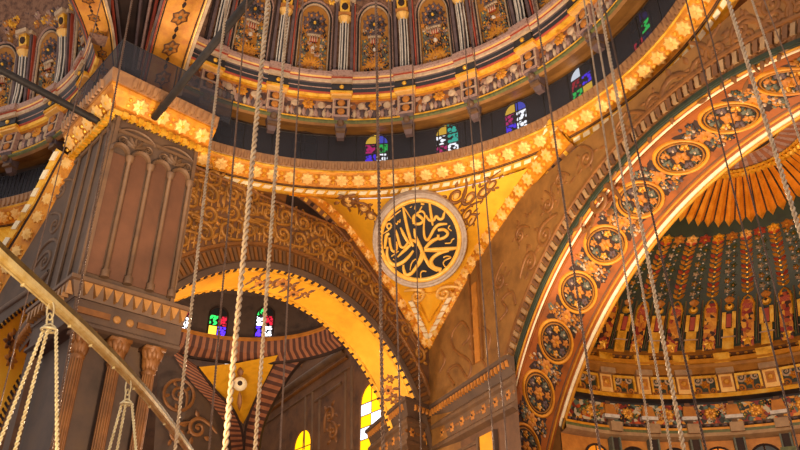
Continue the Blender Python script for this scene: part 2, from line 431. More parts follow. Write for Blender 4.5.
# outwards must face the hall (towards the camera)
JPr = JP[::-1]
def facing(P):
    d = Vector(P[1])-Vector(P[0]); n = Vector((-d.y, d.x)); return P if n.dot(Vector(P[0])) < 0 else P[::-1]
JPf = facing(JP)
co = empty('corner_cornice', (jb[2].x, jb[2].y, zc-2), 'dentilled cornice turning the room corner between the two arches', 'cornice')
mb = MB().use('brown_mauve'); cornice_path(mb, JPf, [(0,zc),(.42,zc),(.42,zc-.16),(.30,zc-.2),(.05,zc-.75),(0,zc-.75)])
mb.use('terracotta'); dentil_row(mb, JPf, .32, .02, .34, zc-.45, zc-.18, .11, True)
mb.use('relief_mauve'); cornice_path(mb, JPf, [(0,zc-.78),(.1,zc-.8),(.22,zc-.95),(.22,zc-1.1),(.1,zc-1.2),(.08,zc-1.85),(.24,zc-2.0),(.24,zc-2.15),(0,zc-2.3)])
mb.build('moulding', co)
mb = MB().use('brown')
for p, d in along(JPf, 1.1):
    n = Vector((-d.y, d.x)); f = lambda u, v, h, p=p, d=d, n=n: Vector((p.x+d.x*u+n.x*(.09+h), p.y+d.y*u+n.y*(.09+h), v))
    mb.use('terracotta'); flower(mb, f, 0, zc-1.5, .24, .06, 6, 0, 'brown_dark'); mb.use('relief_brown'); leaf(mb, f, .3, zc-1.5, 0, .3, .2, .05); leaf(mb, f, -.3, zc-1.5, pi, .3, .2, .05)
mb.build('rosette_frieze', co, True)
mb = MB().use('brown'); cornice_path(mb, JPf, [(0,zc-.1),(0,-CZ)], False)
mb.use('relief_mauve')
jm = mb.build('corner_jamb', None); tag(jm, 'brown wall pier under the corner cornice beside the giant arch', 'pillar')
# panels below the cornice on the W2 side
J2 = Plane((jb[2].x, jb[2].y), 0); dd = (jb[3]-jb[2]).normalized(); J2 = Plane((jb[2].x, jb[2].y), math.degrees(atan2(dd.x, dd.y)))
mb = MB().use('relief_mauve')
def frame(mb, mp, u0, u1, v0, v1, w, h): ribbon(mb, mp, [(u0,v0),(u0,(v0+v1)/2),(u0,v1),(u0+.001,v1)], w, h); ribbon(mb, mp, [(u1,v0),(u1,v1)], w, h); ribbon(mb, mp, [(u0,v1),(u1,v1)], w, h); ribbon(mb, mp, [(u0,v0),(u1,v0)], w, h)
z1 = zc-2.7
frame(mb, J2, .6, 5.0, 3, z1, .18, .08); frame(mb, J2, .95, 4.6, 3.3, z1-.4, .08, .06)
mb.use('brown_dark'); star(mb, J2, 2.8, z1-1.9, 1.1, .05, 6); mb.use('relief_brown'); flower(mb, J2, 2.8, z1-1.9, .8, .07, 8); scroll(mb, J2, 1.8, z1-1, .8, 0); scroll(mb, J2, 3.8, z1-1, .8, 3.1, -1)
mb.use('intrados'); mb.mbox(J2, 5.4, 6.7, 2, z1+.1, 0, .12)
mb.use('brown_mauve'); mb.mbox(J2, 5.25, 5.4, 2, z1+.1, 0, .2); mb.mbox(J2, 6.7, 6.85, 2, z1+.1, 0, .2)
mb.build('wall_panel', jm)

# ------------------------------------------------------------------ giant arch soffit with medallions
ga = empty('giant_arch', W2(GA[0], GA[1]+GA[2], 0), 'huge orange arch at right with a band of round painted medallions on its underside', 'arch')
ga_a = lambda u: W2.arc(GA[0], GA[1])(u, GA[2], .05); ga_b = lambda u: W2.arc(20.5, -1.19)(u*.93-1.5, 16.05, -2.5)
def gs(u, v, h):
    p = ga_a(u).lerp(ga_b(u), v); c = W2(19.5, 1, 0); d = c-p; d -= W2.n*d.dot(W2.n)
    return p+d.normalized()*h
UA = frange(-100, 45, 110)
mb = MB().use('orange_band'); mb.grid([[gs(u, v, 0) for v in (0, .25, .5, .75, 1)] for u in UA]); mb.build('soffit', ga, True)
mb = MB()
for v0, v1, c, h in ((0,.03,'dark_green',.03),(.035,.06,'orange_gold',.06),(.065,.075,'red_line',.03),(.085,.105,'gold_cream',.06),(.12,.14,'orange_band',.06),(.80,.815,'brown',.04),(.84,.86,'orange_gold',.05),(.905,.945,'gold_cream',.06),(.96,1.0,'orange_gold',.05)):
    mb.use(c); sweep(mb, gs, UA, [(v0,0),(v0+.003,h),(v1-.003,h),(v1,0)])
mb.build('border_stripes', ga, True)
RAD = GA[2]*pi/180
WID = (ga_a(-45)-ga_b(-45)).length
gl_ = lambda u, v, h: gs(u/RAD, .47+v/WID, h)
print('soffit width', WID)
step = 2.24
for i in range(-12, 8):
    u0 = (-40.5)*RAD+1.0+i*step
    if not (-99 < u0/RAD < 44): continue
    r = .8
    mb = MB(); mb.use('brown_dark'); boss(mb, gl_, u0, 0, r*.97, .04, 22)
    mb.use('ochre_bright'); ringo(mb, gl_, u0, 0, r, .12, .1, 28); mb.use('ochre'); ringo(mb, gl_, u0, 0, r*.84, .06, .09, 24)
    mb.use('terracotta'); flower(mb, gl_, u0, 0, r*.34, .16, 6, .03, 'ochre_bright')
    for k in range(8):
        a = 2*pi*k/8+.39; mb.use(('grey_green','terracotta','grey_mauve','orange_gold')[k % 4])
        flower(mb, gl_, u0+r*.58*cos(a), r*.58*sin(a), r*.2, .1, 5, .04, ('cream_stone','terracotta','brown')[k % 3])
        mb.use(('cream_stone','ochre')[k % 2]); boss(mb, gl_, u0+r*.7*cos(a+.39), r*.7*sin(a+.39), r*.05, .1, 6, .04); mb.use('dark_green'); leaf(mb, gl_, u0+r*.45*cos(a+.35), r*.45*sin(a+.35), a+.35, r*.34, r*.14, .1, .03)
    tag(mb.build('medallion', ga, True), None)
    mb = MB(); um = u0+step/2
    mb.use('brown_dark')
    for a in (.95, 2.19, -.95, -2.19): leaf(mb, gl_, um, 0, a, r*1.15, .6, .035)
    mb.use('terracotta'); flower(mb, gl_, um, 0, .34, .1, 7, 0, 'orange_gold')
    for k in range(64):
        a = rnd.uniform(0, 2*pi); q = sqrt(rnd.random()); y = q*r*1.02*sin(a); x = um+cos(a)*q*(.14+.5*abs(y))
        if hypot(x-um, y) < .24: continue
        if k % 3: mb.use(rnd.choice(('grey_green','cream_stone','terracotta','ochre','grey_mauve'))); boss(mb, gl_, x, y, .065, .08, 6, .03)
        else: mb.use(rnd.choice(('dark_green','grey_green','navy','brown','terracotta'))); flower(mb, gl_, x, y, .14, .07, 5, .02, rnd.choice(('cream_stone','ochre_bright','terracotta')), a)
    mb.build('flower_cluster', ga, True)

# ------------------------------------------------------------------ gold ring cornices, drums and domes
def gold_cornice_ring(name, label, RM, zb, t0, t1):
    e = empty(name, RM((t0+t1)/2, 12.6, 18.6+zb), label, 'cornice')
    Z = lambda z: z+zb
    us = frange(t0, t1, int((t1-t0)*1.0))
    mp = lambda u, v, h: RM(u, v, h)
    mb = MB().use('crest_brown'); sweep(mb, mp, us, [(12.55,Z(20.0)),(12.28,Z(20.0)),(12.28,Z(19.93)),(12.34,Z(19.56)),(12.38,Z(19.5))])
    mb.use('crest_brown')
    n = int((t1-t0)*12.3*pi/180/.27)
    for k in range(n):
        th = t0+(t1-t0)*(k+.5)/n
        def f(u, v, h, th=th): return RM(th+u/12.3*57.3, 12.32-h+(v<19.5+zb)*.0+ (20-(v-zb))*.08, v)
        rows = [[f(-.11*w, Z(z), 0), f(-.06*w, Z(z), .09), f(.06*w, Z(z), .09), f(.11*w, Z(z), 0)] for z, w in ((19.56,.3),(19.62,.9),(19.74,1.1),(19.88,1.0),(19.94,.6))]
        mb.grid(rows)
    mb.build('crest', e)
    mb = MB().use('gold_deep'); sweep(mb, mp, us, [(12.38,Z(19.5)),(12.38,Z(19.44)),(12.46,Z(19.36)),(12.7,Z(19.18)),(12.98,Z(19.02)),(13.05,Z(18.96))])
    mb.use('gold'); sweep(mb, mp, us, [(12.34,Z(19.52)),(12.32,Z(19.46)),(12.38,Z(19.42))])
    mb.use('brown_dark'); sweep(mb, mp, us, [(13.0,Z(18.98)),(13.15,Z(18.93))])
    mb.use('gold'); sweep(mb, mp, us, [(13.1,Z(18.93)),(13.1,Z(18.87)),(13.3,Z(18.8)),(13.45,Z(18.76)),(13.6,Z(18.78))]); mb.use('relief_brown'); [sweep(mb, mp, u2, [(13.6,Z(18.78)),(14.9,Z(18.76))]) for u2 in ([q for q in us if q < -12], [q for q in us if q > 42]) if len(u2) > 1 and zb == 0]
    mb.build('cove', e)
    mb = MB(); n = int((t1-t0)*12.8*pi/180/.8)
    for k in range(n):
        th = t0+(t1-t0)*(k+.5)/n
        def f(u, v, h, th=th):     # chart on the sloping cove
            return RM(th+u/12.75*57.3, 12.69-v*.79-h*.61, Z(19.21)+v*.61-h*.79)
        mb.use('gold_pale'); star(mb, f, 0, 0, .35, .07, 8, .02, .74); boss(mb, f, 0, 0, .12, .12, 8, .03)
        mb.use('gold'); boss(mb, f, .4, .12, .1, .08, 6); boss(mb, f, .4, -.12, .1, .08, 6); leaf(mb, f, .4, 0, pi/2, .24, .14, .08); leaf(mb, f, .4, 0, -pi/2, .24, .14, .08)
    mb.build('star_relief', e)
    mb = MB(); n = int((t1-t0)*13.2*pi/180/.5)
    for k in range(n):
        th = t0+(t1-t0)*(k+.5)/n
        def f(u, v, h, th=th): return RM(th+(u+v*.6)/13.2*57.3, 13.2-v*.9-h*.4, Z(18.85)+v*.4-h*.9)
        mb.use('gold_cream'); mb.mbox(f, -.17, .17, -.09, .09, 0, .07)
    mb.build('bead_row', e)
    return e
def stained(mb, f, w, h, cols, lun):
    """f(u,v,h) chart; rectangle 2x2 or 2x3 panes below a lunette"""
    rows = len(cols)//2; hh = h-w/2
    for i, c in enumerate(cols):
        r, q = divmod(i, 2); u0 = -w/2+q*w/2+.02; v1 = hh-hh*r/rows-.03; v0 = hh-hh*(r+1)/rows+.03
        mb.use(c); mb.poly([f(u0,v0,.02), f(u0+w/2-.05,v0,.02), f(u0+w/2-.05,v1,.02), f(u0,v1,.02)])
    for q, c in enumerate(lun):
        mb.use(c); a0, a1 = (pi, pi/2+.06) if q == 0 else (pi/2-.06, 0)
        mb.poly([f((-.03 if q == 0 else .03), hh+.03, .02)]+[f(w/2*.94*cos(a), hh+.03+w/2*.94*sin(a), .02) for a in frange(a0, a1, 8)])
WN = [0]
def window(f, w, h, cols, lun, label, fr='brown_dark', lit=True):
    WN[0] += 1
    e = empty('window_%d' % WN[0], f(0,0,0), label, 'window', kind='structure')
    mb = MB(); stained(mb, f, w, h, cols, lun); mb.build('coloured_panes', e)
    mb = MB().use(fr); hh = h-w/2
    out = [(-w/2,0),(-w/2,hh)]+[(w/2*cos(a), hh+w/2*sin(a)) for a in frange(pi, 0, 14)]+[(w/2,hh),(w/2,0)]
    ribbon(mb, f, out, .1, .1); ribbon(mb, f, [(0,0),(0,h)], .05, .05); ribbon(mb, f, [(-w/2,hh),(w/2,hh)], .07, .05)
    n = len(cols)//2
    for k in range(1, n): ribbon(mb, f, [(-w/2,hh*k/n),(w/2,hh*k/n)], .05, .05)
    mb.build('window_frame', e)
    return e
def dome(name, label, RM, zb, t0, t1, n, phase, wins, where, seed):
    rr = random.Random(seed); Z = lambda z: z+zb; mp = lambda u, v, h: RM(u, v, h)
    e = empty(name, RM((t0+t1)/2, 12, 19.9+zb), label, 'dome')
    us = frange(t0, t1, int((t1-t0)/1.25)); st = 360/n
    mb = MB().use('drum'); sweep(mb, mp, us, [(12.4,Z(19.95)),(12.55,Z(19.95)),(12.55,Z(21.75))]); mb.build('drum_wall', e)
    mb = MB()
    for c, pr in (('brown_warm',[(12.56,21.75),(12.1,21.7),(11.5,21.45),(11.38,21.52)]),('moss',[(11.38,21.52),(11.3,21.58),(11.3,21.66),(11.36,21.7)]),('gold',[(11.36,21.7),(11.3,21.74),(11.34,21.8),(11.45,21.82)]),
                  ('frieze_mix',[(11.45,21.82),(11.42,22.9)]),('terracotta',[(11.42,22.84),(11.3,22.88)]),('gold',[(11.3,22.88),(11.18,22.92),(11.12,23.02),(11.12,23.06)]),('red_line',[(11.12,23.06),(11.06,23.1),(11.06,23.14)]),
                  ('navy',[(11.06,23.14),(11.0,23.3)]),('mauve_pink',[(11.0,23.3),(10.97,23.33)]),('navy',[(10.97,23.33),(10.92,23.5)]),('grey_mauve',[(10.92,23.5),(10.88,23.55)]),('cream_stone',[(10.88,23.55),(10.82,23.6),(10.8,23.7)]),('red_line',[(10.8,23.7),(10.77,23.76)]),
                  ('gold_pale',[(10.77,23.76),(10.74,23.84)]),('mauve_pink',[(10.74,23.84),(10.68,23.92),(10.68,24.1),(11.4,24.16)])):
        mb.use(c); sweep(mb, mp, us, [(a, Z(b)) for a, b in pr])
    mb.build('cornice_bands', e)
    # shell
    mb = MB().use('shell_ground'); rows = []
    for ph in frange(0, 84, 22):
        rows.append([RM(u, 11.35*cos(radians(ph)), Z(24.1)+11.35*sin(radians(ph))) for u in us])
    mb.grid(rows); mb.build('shell', e, True)
    def chart(th): # u metres sideways, v metres up the shell, h inwards
        def f(u, v, h):
            ph = v/11.35; r = 11.35*cos(ph)-h; return RM(th+u/11.35*57.3, r, Z(24.1)+11.35*sin(ph))
        return f
    def fchart(th, r0): 
        return lambda u, v, h: RM(th+u/11.4*57.3, r0-h, Z(v))
    k = int(math.ceil((t0-phase)/st)); th = phase+k*st; i = 0
    while th < t1:
        if th-t0 > 2 and t1-th > 2:
            # bracket under the entablature with a ressaut above
            f = fchart(th, 11.42); mb = MB()
            mb.use('mauve_pink'); mb.mbox(f, -.42, .42, 21.8, 22.88, 0, .22)
            mb.use('brown_dark'); mb.mbox(f, -.28, .28, 22.42, 22.78, .2, .235); mb.mbox(f, -.28, .28, 21.92, 22.28, .2, .235)
            mb.use('terracotta'); boss(mb, f, 0, 22.6, .2, .1, 8, .23); boss(mb, f, 0, 22.1, .2, .1, 8, .23)
            mb.use('cream_stone')
            for a in (-.38, .38): mb.mbox(f, a-.02, a+.02, 21.86, 22.84, .22, .25)
            mb.mbox(f, -.38, .38, 22.33, 22.37, .22, .25)
            mb.use('grey_mauve'); mb.hexa([f(-.16,20.95,-.55), f(.16,20.95,-.55), f(.16,20.95,-.3), f(-.16,20.95,-.3), f(-.34,21.8,-.4), f(.34,21.8,-.4), f(.34,21.8,.2), f(-.34,21.8,.2)])
            mb.use('relief_mauve'); mb.mbox(f, -.22, .22, 21.15, 21.3, -.5, .0); boss(mb, f, 0, 21.5, .18, .2, 8, .1)
            mb.use('gold_pale'); mb.mbox(f, -.5, .5, 22.88, 23.0, .1, .46); mb.use('gold'); mb.mbox(f, -.55, .55, 23.0, 23.12, .1, .52)
            mb.use('navy'); mb.mbox(f, -.5, .5, 23.14, 23.5, .1, .56)
            mb.use('gold'); boss(mb, f, 0, 23.3, .12, .1, 8, .56)
            mb.use('cream_stone'); mb.mbox(f, -.52, .52, 23.5, 23.72, .2, .7); mb.use('red_line'); mb.mbox(f, -.53, .53, 23.72, 23.78, .2, .74); mb.use('mauve_pink'); mb.mbox(f, -.54, .54, 23.78, 24.12, .2, .84)
            mb.build('bracket', e)
            # column pair zone
            c = chart(th); mb = MB()
            mb.use('navy'); mb.tube([c(0,0,.3), c(0,1.0,.3), c(0,2.0,.3), c(0,3.1,.3)], .2, 12); mb.use('white_paint')
            for q in range(4):
                a = pi*(q+.5)/4; ux, hx = .21*cos(a), .3+.21*sin(a)
                mb.tube([c(ux,.1,hx), c(ux,1.0,hx), c(ux,2.0,hx), c(ux,3.05,hx)], .042, 5)
            mb.use('cream_stone'); mb.tube([c(0,-.02,.3), c(0,.1,.3), c(0,.16,.3)], [.27,.27,.22], 12)
            sh = mb.build('column', e, False)
            mb = MB().use('gold_pale'); mb.tube([c(0,3.05,.3), c(0,3.15,.3), c(0,3.35,.3), c(0,3.42,.3)], [.22,.24,.34,.34], 12)
            mb.use('terracotta'); mb.mbox(c, -.34, .34, 3.42, 3.6, 0, .5); mb.use('gold'); mb.mbox(c, -.26, .26, 3.6, 4.3, 0, .4)
            mb.use('brown_dark'); boss(mb, c, 0, 3.95, .2, .1, 8, .4); mb.use('cream_stone'); mb.mbox(c, -.38, .38, 4.3, 4.5, 0, .5)
            mb.build('capital', sh)
            mb = MB()
            for sg in (-1, 1):
                mb.use('grey_mauve'); mb.mbox(c, sg*.42-.07, sg*.42+.07, 0, 4.3, 0, .22, 1); mb.use('red_line' if sg > 0 else 'brown_dark'); mb.mbox(c, sg*.55-.03, sg*.55+.03, 0, 4.3, 0, .14)
                mb.use('cream_stone'); mb.mbox(c, sg*.46-.12, sg*.46+.12, 4.3, 4.45, 0, .3); mb.mbox(c, sg*.46-.12, sg*.46+.12, 0, .12, 0, .3)
                mb.use('brown_dark'); mb.mbox(c, sg*.42-.02, sg*.42+.02, .2, 4.1, .21, .24)
                mb.build('pilaster', e); mb = MB()
        tm = th+st/2
        if tm-t0 > 3 and t1-tm > 3:
            c = chart(tm); mb = MB(); w = .72
            hh = 3.35
            def out(g): return [(-w-g, .08)]+[((w+g)*cos(a), hh+(w+g)*1.1*sin(a)) for a in frange(pi, 0, 14)]+[(w+g, .08)]
            mb.use('ochre'); o = out(0); cx = [c(0, hh*.5, .03)]
            mid = len(o)//2
            mb.grid([[c(x,y,.04) for x in (-w,-w/2,0,w/2,w)] for y in frange(.08,hh,8)]+[[c(o[q][0]*t,o[q][1],.04) for t in (1,.5,0,-.5,-1)] for q in range(2,mid+1)])
            mb.use('cream_stone'); ribbon(mb, c, out(.05), .07, .1, .03); mb.use('navy'); ribbon(mb, c, out(.13), .08, .08, .02); mb.use('mauve_pink'); ribbon(mb, c, out(.22), .09, .12, .02)
            nf = mb.build('niche_panel', e)
            mb = MB()
            for a in frange(0, 2*pi, 9): mb.use('brown_dark' if int(a*3) % 2 else 'grey_mauve'); flower(mb, c, .4*cos(a), 3.15+.46*sin(a), .27, .08, 5, .05, 'terracotta')
            mb.use('navy'); flower(mb, c, 0, 3.15, .32, .12, 8, .05, 'gold')
            mb.use('cream_stone'); mb.mbox(c, -.34, .34, 2.42, 2.54, .04, .16); mb.use('grey_mauve'); mb.mbox(c, -.26, .26, 2.54, 2.7, .04, .14); mb.use('red_line'); mb.mbox(c, -.2, .2, 2.1, 2.4, .04, .14); mb.use('cream_stone')
            for a in (-.18, -.06, .06, .18): mb.mbox(c, a-.025, a+.025, 2.1, 2.42, .1, .18)
            mb.use('white_paint'); boss(mb, c, 0, 1.75, .12, .14, 8, .05)
            mb.use('terracotta'); flower(mb, c, 0, 1.75, .26, .06, 7, .04)
            for sg in (-1, 1):
                mb.use('grey_green'); 
                for q in range(6): flower(mb, c, sg*.5, .9+q*.27, .2, .08, 5, .04, 'gold' if q % 2 else 'grey_mauve')
            mb.use('ochre_bright')
            for q in range(9): a = pi*(q+.5)/9; leaf(mb, c, 0, .7, a, .7, .24, .12, .04)
            mb.use('terracotta'); ringo(mb, c, 0, .7, .26, .08, .12, 12, .04); mb.use('mauve_pink')
            for q in range(60): mb.use(rr.choice(('mauve_pink','brown_dark','brown_dark','grey_mauve','terracotta','cream_stone','navy'))); flower(mb, c, rr.uniform(-.62,.62), rr.uniform(.5,2.9), .13, .08, 5, .05, 'terracotta')
            mb.build('painted_bouquet', nf, True)
            # spandrel bosses over the niche
            mb = MB()
            for q in range(14):
                mb.use(rr.choice(('mauve_pink','ochre','terracotta','grey_mauve','gold'))); flower(mb, c, rr.uniform(-1.0,1.0), rr.uniform(4.35,5.6), .22, .1, 6, .02, rr.choice(('gold','brown_dark','cream_stone')))
            for q in range(10):
                sg = rr.choice((-1,1)); mb.use(rr.choice(('mauve_pink','ochre','brown_dark','gold'))); flower(mb, c, sg*rr.uniform(.85,1.0), rr.uniform(.3,4.3), .1, .08, 5, .02, 'terracotta')
            mb.build('spandrel_flowers', e, True); mb = MB()
            # frieze between brackets
            f = fchart(tm, 11.43); 
            for q in range(11):
                u = (q-5)*.19; mb.use(('cream_stone','mauve_pink','grey_mauve')[q % 3]); leaf(mb, f, u, 21.88, pi/2, .5, .2, .1); 
            mb.use('ochre_bright'); flower(mb, f, 0, 22.6, .3, .12, 8, 0, 'terracotta'); mb.use('cream_stone'); boss(mb, f, -.62, 22.6, .2, .1); boss(mb, f, .62, 22.6, .2, .1)
            mb.build('frieze_relief', e, True)
            j = i
            cols, lun, desc = wins.get(k, (('g_dim',)*4, ('g_dim','g_dim'), None))
            f = lambda u, v, h, tm=tm: RM(tm+u/12.5*57.3, 12.5-h, Z(20.0)+v)
            window(f, 1.16, 1.68, cols, lun, desc or 'unlit round-topped window in the %s, bay %s' % (where, ('first','second','third','fourth','fifth','sixth','seventh','eighth','ninth','tenth','eleventh','twelfth')[i % 12]), 'drum' if desc else 'brown_dark')
        th += st; k += 1; i += 1
    return e
wins1 = {
 0: (('g_magenta','g_green','g_violet','g_white'), ('g_yellow','g_blue_flat'), 'stained window with magenta, green and violet panes, straight above the medallion left edge'),
 1: (('g_white','g_teal','g_magenta','g_white'), ('g_yellow','g_teal'), 'stained window with teal and white panes under a teal and yellow lunette'),
 2: (('g_magenta','g_white','g_violet','g_white'), ('g_yellow','g_blue_flat'), 'stained window with mostly white panes and a blue pane, right of the teal one'),
 3: (('g_red','g_violet','g_green','g_yellow'), ('g_day','g_dim'), 'stained window with red and violet specks under a pale lunette'),
 4: (('g_dim','g_green','g_red','g_bluefaint'), ('g_dim','g_bluefaint'), 'dark stained window with green and red specks near the gold ring'),
 5: (('g_bluefaint','g_sky','g_sky','g_sky'), ('g_sky','g_sky'), 'sky-blue stained window at the top right end of the drum'),
}
dome('main_dome', 'large painted dome ring with fluted columns and flower niches, top centre', RM1, 0, -44, 118, 22.75, -2.5, wins1, 'drum of the large dome', 3)
dome('side_dome', 'painted dome seen at the top left behind the dark tie rod', RM2, -1.46, -12, 62, 23, 5, {}, 'drum of the left dome', 4)
gold_cornice_ring('gold_ring_cornice', 'glowing gold star-studded cornice ring under the large dome', RM1, 0, -40, 112)
gold_cornice_ring('left_gold_ring_cornice', 'gold star cornice ring at the far left edge below the left dome', RM2, -1.46, 0, 46)
def net(name, label, P, z0, z1):
    e = empty(name, (P[0][0], P[0][1], z0), label, 'netting')
    mb = MB().use('net'); mb.grid([[(x, y, z0), (x, y, z1)] for x, y in P]); mb.build('mesh', e)
    mb = MB().use('iron')
    for x, y in P[::max(1, len(P)//24)]: mb.tube([(x,y,z0),(x,y,z1)], .025, 5)
    mb.tube([(x,y,z1) for x, y in P], .02, 5); mb.build('frame', e)
net('net_barrier', 'dark translucent mesh barrier along the edge of the large dome gallery', [p2(RM1(t, 12.3, 0)) for t in frange(-36, 112, 96)], 20.0, 21.45)
net('left_net_barrier', 'dark mesh barrier along the left dome gallery', [p2(RM2(t, 12.36, 0)) for t in frange(0, 46, 40)], 18.5, 19.9)

# ------------------------------------------------------------------ pendentive with gold borders
GRp = [(428,345),(450,303),(480,250),(510,205),(540,165),(566,134)]
GR = [W2.on(*p) for p in GRp]
gls = [W1(a, b, 0) for a, b in catmull(GL, 6)]; grs = [W2(a, b, 0) for a, b in catmull(GR, 6)]
def resample(P, n):
    L = [0]
    for a, b in zip(P, P[1:]): L.append(L[-1]+(b-a).length)
    out = []; j = 0
    for i in range(n+1):
        t = L[-1]*i/n
        while j < len(P)-2 and L[j+1] < t: j += 1
        q = (t-L[j])/max(1e-6, L[j+1]-L[j]); out.append(P[j].lerp(P[j+1], q))
    return out
NL = 24
gls = resample(gls, NL); grs = resample(grs, NL)
bnd = gls[::-1]+grs[1:]                        # from left top, down to apex, up to right top
def th_of(P): return math.degrees(atan2(P.x-D1[0], P.y-D1[1]))
tL, tR = th_of(gls[-1]), th_of(grs[-1])
print('pend th', tL, tR)
def pend(a, b, h=0):                            # a 0..1 along, b 0..1 from ring down to the boundary
    x = a*(len(bnd)-1); i = min(int(x), len(bnd)-2); Q = bnd[i].lerp(bnd[i+1], x-i)
    T = RM1(lerp(tL, tR, a), 13.45, 18.64)
    P = T.lerp(Q, b)
    return P+Vector((0,0,.0))-Vector((0,.55,.83))*h
def pn(Pt):                                      # pixel -> nearest point of the pendentive sheet
    return None
pe = empty('pendentive', bnd[NL], 'golden yellow triangular pendentive under the dome ring holding the round inscription', 'pendentive')
mb = MB().use('yellow'); mb.grid([[pend(a, b) for b in frange(0, 1, 8)] for a in frange(0, 1, 60)]); mb.build('field', pe, True)
# borders run along the two curves: band chart with width direction inside the sheet
def band(curve, side):
    n = len(curve); L = [0]
    for p, q in zip(curve, curve[1:]): L.append(L[-1]+(q-p).length)
    cen = RM1((tL+tR)/2, 13.4, 18.6).lerp(bnd[NL], .45)
    def f(u, v, h):
        u = max(0, min(L[-1]-1e-4, u)); j = 0
        while L[j+1] < u: j += 1
        t = (u-L[j])/(L[j+1]-L[j]); p = curve[j].lerp(curve[j+1], t)
        tan = (curve[min(n-1, j+2)]-curve[max(0, j-1)]).normalized()
        # inward direction lies between wall normal and along-sheet
        nrm = side.n
        up = nrm.cross(tan).normalized()
        if up.z < 0: up = -up
        inw = (nrm*.55+up*.85).normalized()
        out = (nrm*.85-up*.55).normalized()
        return p+inw*v*1.2+out*h
    return f, L[-1]
for nm, cv, side in (('left_border', gls, W1), ('right_border', grs, W2)):
    f, L = band(cv, side); us = frange(0, L, 60); mb = MB()
    mb.use('relief_brown'); sweep(mb, f, us, [(-.62,.0),(-.6,.1),(-.4,.14)])
    mb.use('gold_deep'); sweep(mb, f, us, [(-.4,.14),(-.38,.2),(.1,.22),(.32,.2),(.34,.12)]); mb.use('brown_dark'); sweep(mb, f, us, [(.34,.12),(.5,.1)]); mb.use('gold'); sweep(mb, f, us, [(.5,.1),(.52,.18),(.78,.18),(.8,.06),(.9,.02)])
    k = .3
    while k < L-.2:
        mb.use('gold_pale'); star(mb, f, k, -.02, .3, .07, 8, .2, .7); mb.use('gold'); boss(mb, f, k, -.02, .1, .1, 6, .22); boss(mb, f, k+.38, .12, .08, .07, 6, .2); boss(mb, f, k+.38, -.16, .08, .07, 6, .2)
        k += .78
    k = .2
    while k < L-.2:
        g = lambda u, v, h, k=k: f(k+u+v*.5, .64+v, .18+h)
        mb.use('gold_cream'); mb.mbox(g, -.15, .15, -.09, .09, 0, .07)
        mb.use('brown_dark' if int(k*3) % 2 else 'gold'); g2 = lambda u, v, h, k=k: f(k+u, -.5+v, .05+h); mb.mbox(g2, -.09, .09, -.08, .08, 0, .1)
        k += .46
    mb.build(nm, pe)
# medallion
mc = ray(419.7, 239.5); 
nrm = Vector((0.02, -.70, -.71)).normalized()
Pm = pend(.5, .42); mc = mc*((Pm.length-1.5)/mc.length)
mu = Vector((1,0,0)); mu = (mu-nrm*mu.dot(nrm)).normalized(); mv = nrm.cross(mu)
if mv.z < 0: mv = -mv
def MD(u, v, h): return mc+mu*u+mv*v+nrm*h
def mpx(px, py):
    d = ray(px, py); t = mc.dot(nrm)/d.dot(nrm); P = d*t-mc; return (P.dot(mu), P.dot(mv))
RM_ = (abs(mpx(467, 239.5)[0])+abs(mpx(373, 239.5)[0]))/2
print('medallion radius', RM_, mpx(420,192), mpx(420,287))
me = empty('calligraphy_medallion', MD(0, -RM_, 0), 'round black disc with gold Arabic calligraphy in a pale ringed frame on the pendentive', 'medallion')
RV_ = (mpx(420,192)[1]-mpx(420,287)[1])/2
def disc_rows(prof, n=64): return [[MD(r*RM_*cos(2*pi*k/n), r*RV_*sin(2*pi*k/n), h) for k in range(n)] for r, h in prof]
mb = MB().use('black_field'); mb.grid(disc_rows([(.0,.2),(.4,.2),(.80,.2)]), True); mb.build('black_disc', me)
mb = MB().use('script_gold'); mb.grid(disc_rows([(.79,.2),(.80,.26),(.84,.3),(.87,.28),(.88,.24)]), True); mb.build('gold_ring', me, True)
mb = MB().use('rim_grey'); mb.grid(disc_rows([(.88,.24),(.89,.3),(.92,.33),(.945,.28),(.96,.28),(.98,.34),(1.0,.28),(1.0,-.5)]), True); mb.build('pale_rim', me, True)
mb = MB().use('script_gold')
px = RM_/47.0
